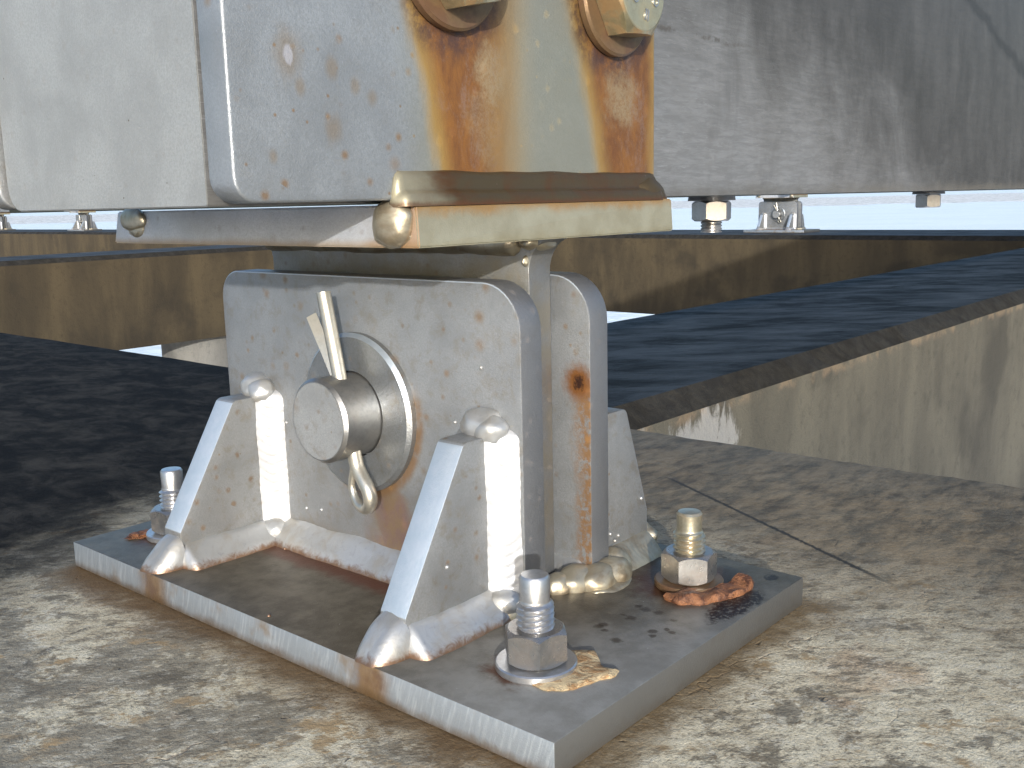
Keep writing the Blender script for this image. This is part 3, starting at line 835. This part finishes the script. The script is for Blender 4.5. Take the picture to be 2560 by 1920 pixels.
# ------------------------------------------------------------------ lower bracket
BX, BY, T = 5.64, 10.0, 0.413
lower = thing('bearing_bracket', 'large steel fork bracket with welded gussets on its stained base plate, in the foreground', 'bracket', (2.82, 5.0, -T - 0.012), 'fork brackets on the concrete beams')
def part(b, name, mat, parent, label=None, **k):
    o = finish(b, name, mat, parent, **k)
    if label: o['label'] = label
    return o
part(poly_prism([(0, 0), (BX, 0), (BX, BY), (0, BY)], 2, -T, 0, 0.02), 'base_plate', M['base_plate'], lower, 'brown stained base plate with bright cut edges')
C1, C2, TC = 2.233, 3.67, 0.42
CY0, CY1, CZ = 2.23, 8.617, 4.30
def fork(x0, x1):
    return poly_prism(rounded([(CY0, 0.0, 0), (CY0, CZ, 0.62), (CY1, CZ, 0.45), (CY1, 0.0, 0)], 10), 0, x0, x1, 0.022)
part(fork(C1, C1 + TC), 'fork_plate', M['near_fork'], lower, 'near fork plate with rust wash below the pin')
part(fork(C2, C2 + TC), 'fork_plate', M['rear_fork'], lower, 'rear fork plate with rust run down its face')
def gusset(y0, y1, xs, nose, nz_, tx, tz):
    pts = rounded([(xs, 0.0, 0), (nose, 0.0, 0), (nose, nz_, 0.10), (tx, tz, 0.12), (xs, tz, 0)], 4)
    return poly_prism(pts, 1, y0, y1, 0.018)
GR, GL = (2.62, 3.07), (7.50, 7.95)
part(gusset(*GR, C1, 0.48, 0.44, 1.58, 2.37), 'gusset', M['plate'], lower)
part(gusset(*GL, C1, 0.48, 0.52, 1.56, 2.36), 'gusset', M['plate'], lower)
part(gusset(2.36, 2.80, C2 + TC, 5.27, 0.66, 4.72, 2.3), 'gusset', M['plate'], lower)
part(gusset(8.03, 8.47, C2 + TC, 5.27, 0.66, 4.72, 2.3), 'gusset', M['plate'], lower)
W = lambda b, mat='weld', label=None: part(b, 'weld_bead', M[mat], lower, label, smooth_angle=60)
def joined(*bs):
    d = bmesh.new()
    for q in bs: merge(d, q)
    return d
# beads on the right faces of the two near gussets (upright, then along the base)
for (gy, gy1, sd_) in ((GR[0], GR[1], 1), (GL[0], GL[1], 2)):
    YM, XM, ZP = (0, -1, 0), (-1, 0, 0), (0, 0, 1)
    W(weld_fillet((C1, gy, 0.18), (C1, gy, 2.46), YM, XM, 0.36, 0.30, sd_, 0.84, 0.06, 0.15), 'weld_lit', 'bright white upright weld bead')
    W(joined(weld_fillet((0.42, gy, 0.0), (C1, gy, 0.0), YM, ZP, 0.38, 0.36, sd_ + 4, 0.80, 0.010, 0.10),
             lump((C1 - 0.10, gy - 0.11, 0.14), (0.27, 0.26, 0.26), sd_ + 1, 0.05)))
    W(weld_fillet((0.45, gy1, 0.0), (C1, gy1, 0.0), (0, 1, 0), ZP, 0.34, 0.32, sd_ + 6))
    W(weld_fillet((C1, gy1, 0.18), (C1, gy1, 2.42), (0, 1, 0), XM, 0.30, 0.28, sd_ + 8))
    ym = (gy + gy1) / 2
    W(joined(lump((C1 - 0.08, ym - 0.02, 2.46), (0.24, 0.32, 0.23), sd_ + 2, 0.09),
             lump((C1 - 0.11, gy + 0.04, 2.42), (0.22, 0.24, 0.21), sd_ + 12, 0.06)), 'weld')
    W(joined(weld_fillet((0.48, gy - 0.10, 0.0), (0.48, gy1 + 0.10, 0.0), XM, ZP, 0.50, 0.46, sd_ + 3, 0.82, 0.01, 0.2, 0.22)), 'weld')
# fork plates to base plate
W(weld_fillet((C1, GR[1] - 0.05, 0), (C1, GL[0] + 0.05, 0), XM, ZP, 0.36, 0.40, 11, 0.78, 0.010, 0.12), 'weld')
W(weld_fillet((C1, GL[1], 0), (C1, CY1, 0), XM, ZP, 0.33, 0.36, 12))
W(weld_fillet((C1, CY0 - 0.02, 0), (C1, GR[0], 0), XM, ZP, 0.34, 0.34, 13), 'weld_gold')
W(joined(lump((C2 - 0.22, CY0 + 0.12, 0.05), (0.34, 0.26, 0.24), 1, 0.07), lump((C2 + 0.02, CY0 - 0.08, 0.04), (0.36, 0.26, 0.25), 2, 0.07),
         lump((C2 + 0.32, CY0 - 0.12, 0.04), (0.33, 0.26, 0.27), 3, 0.07), lump((C2 + 0.55, CY0 + 0.02, 0.05), (0.24, 0.28, 0.30), 4, 0.07),
         lump((C2 + 0.1, CY0 - 0.2, -0.05), (0.45, 0.28, 0.12), 5), lump((C2 - 0.5, CY0 + 0.22, 0.04), (0.22, 0.2, 0.2), 6, 0.07)), 'weld_gold', 'row of golden weld lumps at the rear plate foot')
W(weld_fillet((C2, CY0 + 0.1, 0), (C2, CY1, 0), XM, ZP, 0.3, 0.3, 15))
W(weld_fillet((C2 + TC, 2.36, 0), (5.34, 2.36, 0), YM, ZP, 0.34, 0.34, 17), 'weld_gold')
W(lump((5.36, 2.55, 0.12), (0.20, 0.3, 0.26), 8), 'weld_gold')
# spatter drops frozen on the plates
rng = random.Random(11)
for p in ((C1, 7.1, 1.95), (C1, 6.72, 0.62), (C1, 6.35, 0.66), (C1, 3.4, 2.42), (C1, 6.6, 1.75), (C2 + 0.62, 2.355, 0.52), (C2 + 0.7, 2.33, 0.40), (C2 + 0.83, 2.36, 0.44), (1.9, 6.9, 0.0), (1.2, 2.62, 0.88), (C1, 2.9, 3.2), (5.1, 2.36, 0.86), (0.15, 4.9, 0.0)):
    part(lump(p, (0.028, 0.028, 0.028), rng.random(), 0.05, sub=2), 'weld_spatter', M['weld'], lower)

# ------------------------------------------------------------------ upper bracket
TZ0, TZ1 = 4.83, 5.275
TX0, TX1, TY0, TY1 = 0.25, 5.26, 1.93, 8.14
upper = thing('beam_saddle', 'rust streaked steel saddle bolted to the beam, its tongue down between the fork plates', 'bracket', (2.75, 5.03, TZ0), 'saddles under the steel beams')
def cap_plate():
    b = bmesh.new()
    # flame-cut edges lean slightly: the underside is a little wider
    lo = [(TX0 - 0.02, TY0 - 0.05), (TX1, TY0 - 0.01), (TX1, TY1), (TX0 - 0.02, TY1 + 0.04)]
    hi = [(TX0 + 0.03, TY0 + 0.03), (TX1 - 0.02, TY0 + 0.01), (TX1 - 0.02, TY1 - 0.02), (TX0 + 0.03, TY1 - 0.02)]
    A = [b.verts.new((x, y, TZ0)) for x, y in lo]; B = [b.verts.new((x, y, TZ1)) for x, y in hi]
    b.faces.new(A); b.faces.new(list(reversed(B)))
    for k in range(4): b.faces.new((A[k], A[(k + 1) % 4], B[(k + 1) % 4], B[k]))
    bmesh.ops.recalc_face_normals(b, faces=b.faces)
    bmesh.ops.bevel(b, geom=list(b.edges), offset=0.018, segments=2, affect='EDGES')
    return b
part(cap_plate(), 'cap_plate', M['gold_plate'], upper, 'horizontal plate tinted gold and brown along its edges')
def side_plate(y0, y1):
    pts = rounded([(-1.80, 5.33, 0.24), (5.10, 5.33, 0.05), (5.10, 10.2, 0.2), (-1.80, 10.2, 0.2)], 6)
    return poly_prism(pts, 1, y0, y1, 0.03, seg=3)
part(side_plate(2.13, 2.53), 'side_plate', M['rust_plate'], upper, 'side plate with two orange rust runs below its bolts')
part(side_plate(7.02, 7.42), 'side_plate', M['plate'], upper)
TGX0, TGX1, TGY0, TGY1 = 2.93, 3.38, 2.66, 8.14
def tongue():
    pts = [(TGY0, 0.05), (TGY0, 4.35)]
    for k in range(9):                                  # flared shoulders under the cap plate
        a = k / 8 * math.pi / 2
        pts.append((TGY0 - 0.42 * (1 - math.cos(a)), 4.35 + 0.47 * math.sin(a)))
    for k in range(9):
        a = math.pi / 2 * (1 - k / 8)
        pts.append((TGY1 + 0.36 * (1 - math.cos(a)), 4.40 + 0.42 * math.sin(a)))
    pts += [(TGY1, 0.05)]
    return poly_prism(pts, 0, TGX0, TGX1, 0.015)
part(tongue(), 'tongue_plate', M['tongue'], upper, 'weathered tongue plate between the fork plates')
U = lambda b, mat='weld_brown', label=None: part(b, 'weld_bead', M[mat], upper, label, smooth_angle=60)
def fillet(x0, x1, y, z, legy, legz, seed=0, n=10):
    """a plain concave-to-flat fillet weld along x, between an upright face (at y) and a flat one (at z)"""
    b = bmesh.new(); N = int((x1 - x0) / 0.03)
    rings = []
    for i in range(N + 1):
        s_ = i / N; x = x0 + (x1 - x0) * s_
        e = min(s_, 1 - s_) * (x1 - x0) / 0.12
        k = 1 if e >= 1 else 0.35 + 0.65 * math.sqrt(max(0, 1 - (1 - e) ** 2))
        j = 1 + 0.06 * mnoise.noise(Vector((x * 1.6, seed, 0)))
        ring = [b.verts.new((x, y + 0.06, z - 0.03))]
        for q in range(n):
            a = q / (n - 1) * math.pi / 2
            bul = 0.60 + 0.40 * abs(math.cos(2 * a))
            ring.append(b.verts.new((x, y - legy * k * j * math.cos(a) * bul, z + legz * k * j * math.sin(a) * bul - 0.01)))
        rings.append(ring)
    m_ = n + 1
    for A, B in zip(rings, rings[1:]):
        for j in range(m_):
            b.faces.new((A[j], A[(j + 1) % m_], B[(j + 1) % m_], B[j]))
    b.faces.new(rings[0]); b.faces.new(list(reversed(rings[-1])))
    return b
U(joined(fillet(0.10, 5.10, 2.13, TZ1, 0.20, 0.37, 2), lump((4.86, 2.08, TZ1 + 0.04), (0.36, 0.13, 0.25), 5, 0.06), lump((5.13, 2.13, TZ1 + 0.0), (0.20, 0.14, 0.13), 6, 0.06)), 'weld_brown', 'dark brown fillet weld along the side plate')
U(joined(lump((0.20, 2.24, 5.09), (0.17, 0.27, 0.26), 7, 0.05), lump((0.23, 2.30, 4.96), (0.07, 0.26, 0.13), 9, 0.15)), 'weld_gold', 'shiny golden weld blob at the corner')
U(joined(lump((0.24, 7.62, 5.16), (0.10, 0.30, 0.17), 12, 0.06), lump((0.25, 7.58, 5.04), (0.06, 0.20, 0.13), 14, 0.1)), 'weld_gold')
U(lump((0.19, 1.98 + 0.15, 4.90), (0.05, 0.05, 0.05), 3, 0.1, sub=2), 'weld_gold')
U(bead((TGX0 - 0.02, TGY0 + 0.1, TZ0 - 0.04), (TGX0 - 0.02, TGY1 + 0.1, TZ0 - 0.04), 0.20, seed=21, ripple=0.05, pitch=0.5), 'weld_gold')
U(bead((TGX1 + 0.02, TGY0 + 0.1, TZ0 - 0.04), (TGX1 + 0.02, TGY1 + 0.1, TZ0 - 0.04), 0.20, seed=22), 'weld_gold')
U(joined(lump((TGX0 + 0.2, TGY0 - 0.02, 4.76), (0.32, 0.20, 0.13), 17, 0.06), lump((TGX0 + 0.10, TGY0 + 0.04, 4.52), (0.17, 0.06, 0.09), 19, 0.06)), 'weld_gold')

# ------------------------------------------------------------------ pin, washer, split pin
PY, PZ, PR = 5.31, 2.33, 0.605
pin = thing('hinge_pin', 'thick round steel pin through the fork plates, its flat end toward the viewer', 'pin', (C1, PY, PZ), 'hinge pins of the brackets')
b = lathe([(0, 0), (PR - 0.045, 0), (PR, 0.045), (PR, 3.45), (PR - 0.045, 3.5), (0, 3.5)], (1.45, PY, PZ), (1, 0, 0), n=96)
part(b, 'pin_shank', M['pin'], pin, smooth_angle=25)
b = lathe([(0, -0.004), (PR - 0.06, -0.004), (PR - 0.06, 0.02), (0, 0.02)], (1.45, PY, PZ), (1, 0, 0), n=96)
part(b, 'pin_end_face', M['pin_face'], pin)
wash = finish(lathe([(PR + 0.02, 0), (1.11, 0), (1.17, 0.05), (1.17, 0.13), (PR + 0.02, 0.13), (PR + 0.02, 0)], (C1 - 0.133, PY, PZ), (1, 0, 0), n=96), 'pin_washer', M['washer'], smooth_angle=25, origin=(C1, PY, PZ))
tag(wash, 'wide flat steel washer round the thick pin, against the near fork plate', 'washer', 'pin washers of the brackets')

def split_pin():
    X = 1.80
    e1 = Vector((-0.15, -0.989, 0)).normalized()          # towards the viewer's right
    top, bot = Vector((X, 5.48, 4.10)), Vector((X, 4.98, 1.78))
    ax = (top - bot).normalized()
    def at(z, off): return bot + ax * ((z - bot.z) / ax.z) + e1 * off
    path = [at(4.10 - (4.10 - 1.72) * k / 15, 0.02) for k in range(16)]
    for k in range(1, 9):                                  # right strand bows out to the eye
        q = k / 8; path.append(at(1.72 - 0.42 * q, 0.02 + 0.21 * (0.5 - 0.5 * math.cos(math.pi * q))))
    n1 = len(path)
    for k in range(1, 15):                                 # round the bottom of the eye
        a = math.pi * k / 14
        path.append(at(1.30 - 0.235 * math.sin(a), 0.23 * math.cos(a)))
    for k in range(1, 10):                                 # thin strand back up
        q = k / 9; path.append(at(1.30 + 0.44 * q, -0.23 + 0.18 * (0.5 - 0.5 * math.cos(math.pi * q))))
    N = len(path) - 1
    t1 = n1 / N
    b = tube(path, 0.102, n=16, rfun=lambda u: 1.0 if u < t1 else max(0.50, 1.0 - 0.62 * (u - t1) / (1 - t1) * 1.3))
    p0 = at(2.85, -0.03); leg = []; flat = []
    bend = Vector((0.06, 0.60, 0.82))
    for k in range(10):
        q = k / 9
        leg.append(p0 + ax * 0.10 * q + bend * 0.98 * q); flat.append(Vector((-0.80, -0.58, 0.05)).normalized())
    tube(leg, 0.080, n=12, half=flat, bm=b)
    return b
cot = finish(split_pin(), 'split_pin', M['cotter'], smooth_angle=50, origin=(1.80, 5.2, PZ))
tag(cot, 'bent split pin through the thick pin, one leg splayed and its eye below', 'split pin', 'split pins of the hinge pins')

# ------------------------------------------------------------------ anchor bolts
def thread_profile(r, z0, z1, pitch=0.062, depth=0.030):
    out = []; z = z0
    while z < z1 - 1e-6:
        out += [(r - depth, z), (r, z + pitch * 0.42), (r, z + pitch * 0.58)]
        z += pitch
    out.append((r - depth, z1))
    return out
def helix_stud(r, z0, z1, ztip, rt, center, pitch=0.068, depth=0.048):
    """a threaded rod with a real helical thread and a plain tapered tip"""
    b = bmesh.new(); n = 40; c = Vector(center)
    rows = [(z0, 0)]
    m_ = int((z1 - z0) / pitch * 6)
    rings = []
    for i in range(m_ + 1):
        z = z0 + (z1 - z0) * i / m_
        ring = []
        for k in range(n):
            a = 2 * math.pi * k / n
            ph = ((z - z0) / pitch - k / n) % 1.0
            tri = 1 - abs(2 * ph - 1)
            fade = 1.0 if z < z1 - pitch * 0.7 else max(0.0, (z1 - z) / (pitch * 0.7))
            rr = r - depth + depth * min(1, tri * 1.1) * fade
            ring.append(b.verts.new(c + Vector((rr * math.cos(a), rr * math.sin(a), z))))
        rings.append(ring)
    for (rr, z) in ((r - depth * 1.05, z1 + 0.015), (rt + 0.012, ztip - 0.03), (rt - 0.012, ztip), (rt * 0.5, ztip + 0.006)):
        rings.append([b.verts.new(c + Vector((rr * math.cos(2 * math.pi * k / n), rr * math.sin(2 * math.pi * k / n), z))) for k in range(n)])
    for A, B in zip(rings, rings[1:]):
        for k in range(n):
            k2 = (k + 1) % n
            b.faces.new((A[k], A[k2], B[k2], B[k]))
    b.faces.new(rings[0]); b.faces.new(list(reversed(rings[-1])))
    return b
def anchor(x, y, label, rot, gold=False, tip=1.13, tht=0.83):
    t = thing('anchor_bolt', label, 'bolt', (x, y, 0), 'anchor bolts of the base plate')
    part(helix_stud(0.222, -0.05, tht, tip, 0.165, (x, y, 0)), 'stud', M['stud_gold'] if gold else M['bolt'], t, smooth_angle=40)
    part(hexnut(0.667, 0.40, 0.20, (x, y, 0.105), (0, 0, 1), rot), 'nut', M['nut'], t, smooth_angle=25)
    part(lathe([(0.235, 0), (0.46, 0), (0.475, 0.02), (0.475, 0.085), (0.46, 0.1), (0.235, 0.1), (0.235, 0)], (x, y, 0.002), n=56), 'washer', M['bolt'] if not gold else M['rust_washer'], t, smooth_angle=25)
    return t
A1_ = anchor(1.17, 1.19, 'bright threaded anchor bolt and nut at the front corner of the base plate', R(16))
A2_ = anchor(4.42, 1.12, 'anchor bolt with yellowed tip above orange lumps, right rear of the base plate', R(40), gold=True, tip=1.06, tht=0.80)
A3_ = anchor(1.22, 8.90, 'anchor bolt half hidden behind the left gusset', R(10))
A4_ = anchor(4.42, 8.90, 'anchor bolt hidden behind the fork plates at the rear left of the base plate', R(22))

def blob_sheet(outline, z0, h, seed=0, dome=0.5):
    """a squeezed-out pad of paste with an uneven outline and a lumpy top"""
    b = bmesh.new()
    cx = sum(p[0] for p in outline) / len(outline); cy = sum(p[1] for p in outline) / len(outline)
    pts = []
    n = len(outline)
    for i in range(n):
        p, q = outline[i], outline[(i + 1) % n]
        for k in range(8):
            s_ = k / 8
            x = p[0] + (q[0] - p[0]) * s_; y = p[1] + (q[1] - p[1]) * s_
            j = 0.05 * mnoise.noise(Vector((x * 5, y * 5, seed))) + 0.02 * mnoise.noise(Vector((x * 16, y * 16, seed)))
            pts.append((x + j, y + j * 0.7))
    rings = []
    for (s_, z) in ((1.0, 0.0), (1.03, 0.45), (0.96, 0.9), (0.8, 1.0), (0.55, 1.0), (0.3, 0.95), (0.1, 0.95)):
        ring = []
        for (x, y) in pts:
            xx, yy = cx + (x - cx) * s_, cy + (y - cy) * s_
            hh = h * z * (1 + dome * mnoise.noise(Vector((xx * 4, yy * 4, seed + 3))) * 1.5)
            ring.append(b.verts.new((xx, yy, z0 + hh)))
        rings.append(ring)
    m_ = len(pts)
    for A, B in zip(rings, rings[1:]):
        for k in range(m_):
            b.faces.new((A[k], A[(k + 1) % m_], B[(k + 1) % m_], B[k]))
    b.faces.new(rings[0]); b.faces.new(list(reversed(rings[-1])))
    return b
o = finish(blob_sheet([(0.80, 0.98), (0.78, 0.75), (1.0, 0.52), (1.3, 0.42), (1.52, 0.33), (1.62, 0.36), (1.60, 0.55), (1.86, 0.86), (1.78, 1.05), (1.5, 1.3), (1.1, 1.4)], 0.002, 0.045, 2, 0.25), 'sealant_pad', M['paste_tan'], origin=(1.25, 0.85, 0), smooth_angle=50)
tag(o, 'flat tan scrap of sealant squeezed out under the front anchor bolt', 'sealant')
o = finish(blob_sheet([(3.76, 1.10), (3.72, 0.86), (3.86, 0.62), (4.10, 0.48), (4.45, 0.36), (4.78, 0.34), (4.94, 0.42), (4.92, 0.58), (4.66, 0.62), (4.30, 0.66), (4.05, 0.84), (3.96, 1.05)], 0.002, 0.095, 6, 0.9), 'sealant_pad', M['paste_orange'], origin=(4.3, 0.7, 0), smooth_angle=50)
tag(o, 'lumpy rust orange sealant squeezed out under the rear right anchor bolt', 'sealant')
o = finish(lump((0.85, 9.35, 0.02), (0.22, 0.12, 0.05), 4, 0.4, 3.0), 'rust_flake', M['paste_orange'], origin=(0.85, 9.35, 0))
tag(o, 'small dark red flake of rust lying on the left end of the base plate', 'rust flake')

# ------------------------------------------------------------------ steel beam above
def steel_beam_parts(t, y0=2.69, y1=6.95, x0=-1.73, x1=165.0, z0=5.305, z1=16.5):
    b = poly_prism(rounded([(y0, z0, 0.02), (y1, z0, 0.30), (y1, z1, 0.3), (y0, z1, 0.3)], 4), 0, x0 + 0.012, x1, 0.0)
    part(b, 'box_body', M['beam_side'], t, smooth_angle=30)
    b = poly_prism(rounded([(y0 + 0.004, z0 + 0.012, 0.02), (y1 - 0.02, z0 + 0.012, 0.30), (y1 - 0.02, z1 - 0.02, 0.3), (y0 + 0.02, z1 - 0.02, 0.3)], 4), 0, x0, x0 + 0.012, 0.0)
    part(b, 'end_plate', M['beam_end'], t, 'pale sandblasted end plate')
beam = thing('steel_beam', 'big grey steel box beam resting on the foreground bracket, its pale end toward the viewer', 'steel beam', (2.75, 4.75, 5.3), 'steel beams on the concrete beams')
steel_beam_parts(beam)

def side_bolt(x, label, rot):
    t = thing('hex_bolt', label, 'bolt', (x, 2.13, 7.84), 'bolts through the saddle side plate')
    part(lathe([(0.30, 0), (0.71, 0), (0.74, 0.03), (0.74, 0.11), (0.71, 0.14), (0.30, 0.14), (0.30, 0)], (x, 2.128, 7.84), (0, -1, 0), n=64), 'washer', M['rust_washer'], t, smooth_angle=25)
    part(hexnut(1.0, 0.36, 0.0, (x, 2.128 - 0.142, 7.84), (0, -1, 0), rot, both=False), 'hex_head', M['rust_head'], t, smooth_angle=25)
    f = lathe([(0, 0), (0.455, 0), (0.47, 0.004), (0.455, 0.012), (0, 0.012)], (x, 2.128 - 0.142 - 0.358, 7.84), (0, -1, 0), n=64)
    fo = part(f, 'head_face', M['head_face'], t, smooth_angle=25)
    return t
def raised_text(txt, x, y, z, size, rot, parent):
    """raised forging marks on a bolt head, facing -y"""
    cu = bpy.data.curves.new('mark', 'FONT'); cu.body = txt; cu.size = size * S; cu.extrude = 0.012 * S; cu.align_x = 'CENTER'; cu.align_y = 'CENTER'
    tmp = bpy.data.objects.new('mark', cu); col.objects.link(tmp)
    dg = bpy.context.evaluated_depsgraph_get()
    me = bpy.data.meshes.new_from_object(tmp.evaluated_get(dg))
    bpy.data.objects.remove(tmp); bpy.data.curves.remove(cu)
    ob = bpy.data.objects.new('raised_mark', me); col.objects.link(ob)
    me.materials.clear(); me.materials.append(M['bolt'])
    ob.parent = parent
    ob.rotation_euler = (R(90), rot, 0)
    ob.location = Vector((x, y, z)) * S - parent.location
    return ob
SB1 = side_bolt(1.03, 'rusty hex bolt at the head of the left rust run', R(12))
SB2 = side_bolt(4.05, 'rusty hex bolt with raised marks at the head of the right rust run', R(3))
for t, x in ((SB1, 1.03), (SB2, 4.05)):
    yy = 2.128 - 0.142 - 0.358 - 0.012 - 0.006
    raised_text('II', x + 0.05, yy, 7.56, 0.20, R(12), t)
    raised_text('O', x - 0.20, yy, 7.74, 0.16, R(30), t)
    raised_text('O', x + 0.26, yy, 7.74, 0.16, R(-30), t)
    raised_text('A2', x, yy, 8.06, 0.22, 0, t)

def hang_bolt(x, y, label, stud):
    t = thing('hanging_bolt', label, 'bolt', (x, y, 5.3), 'bolts hanging from the beam underside')
    part(lathe([(0.2, 0), (0.46, 0), (0.475, 0.09), (0.2, 0.09), (0.2, 0)], (x, y, 5.30), (0, 0, -1), n=40), 'washer', M['bolt'], t, smooth_angle=25)
    part(hexnut(0.70, 0.40, 0.0 if not stud else 0.2, (x, y, 5.205), (0, 0, -1), R(15)), 'nut', M['bolt'], t, smooth_angle=25)
    if stud:
        part(lathe([(0, -0.1)] + thread_profile(0.215, -0.1, 0.62) + [(0, 0.63)], (x, y, 5.2), (0, 0, -1), n=32), 'stud', M['bolt'], t, smooth_angle=30)
    return t
hang_bolt(11.1, 4.65, 'nut and threaded bolt end hanging under the beam, just right of the saddle', True)
hang_bolt(25.2, 5.15, 'small hex bolt head under the beam, right of the far bracket', False)

# ------------------------------------------------------------------ the same brackets and beams farther along the jetty
far = [((137.2, 61.0, 0), 'seen between the beam underside and the far concrete beam, at right'),
       ((137.2, 284.0, 0), 'far at left, right one of two'),
       ((137.2, 342.0, 0), 'far at left, left one of two at the picture edge')]
for off, where in far:
    copy_tree(lower, off, 'tiny far fork bracket ' + where)
    copy_tree(upper, off, 'tiny far beam saddle ' + where)
    copy_tree(pin, off, 'tiny far hinge pin ' + where)
    copy_tree(wash, off, 'tiny far pin washer ' + where)
    copy_tree(cot, off, 'tiny far split pin ' + where)
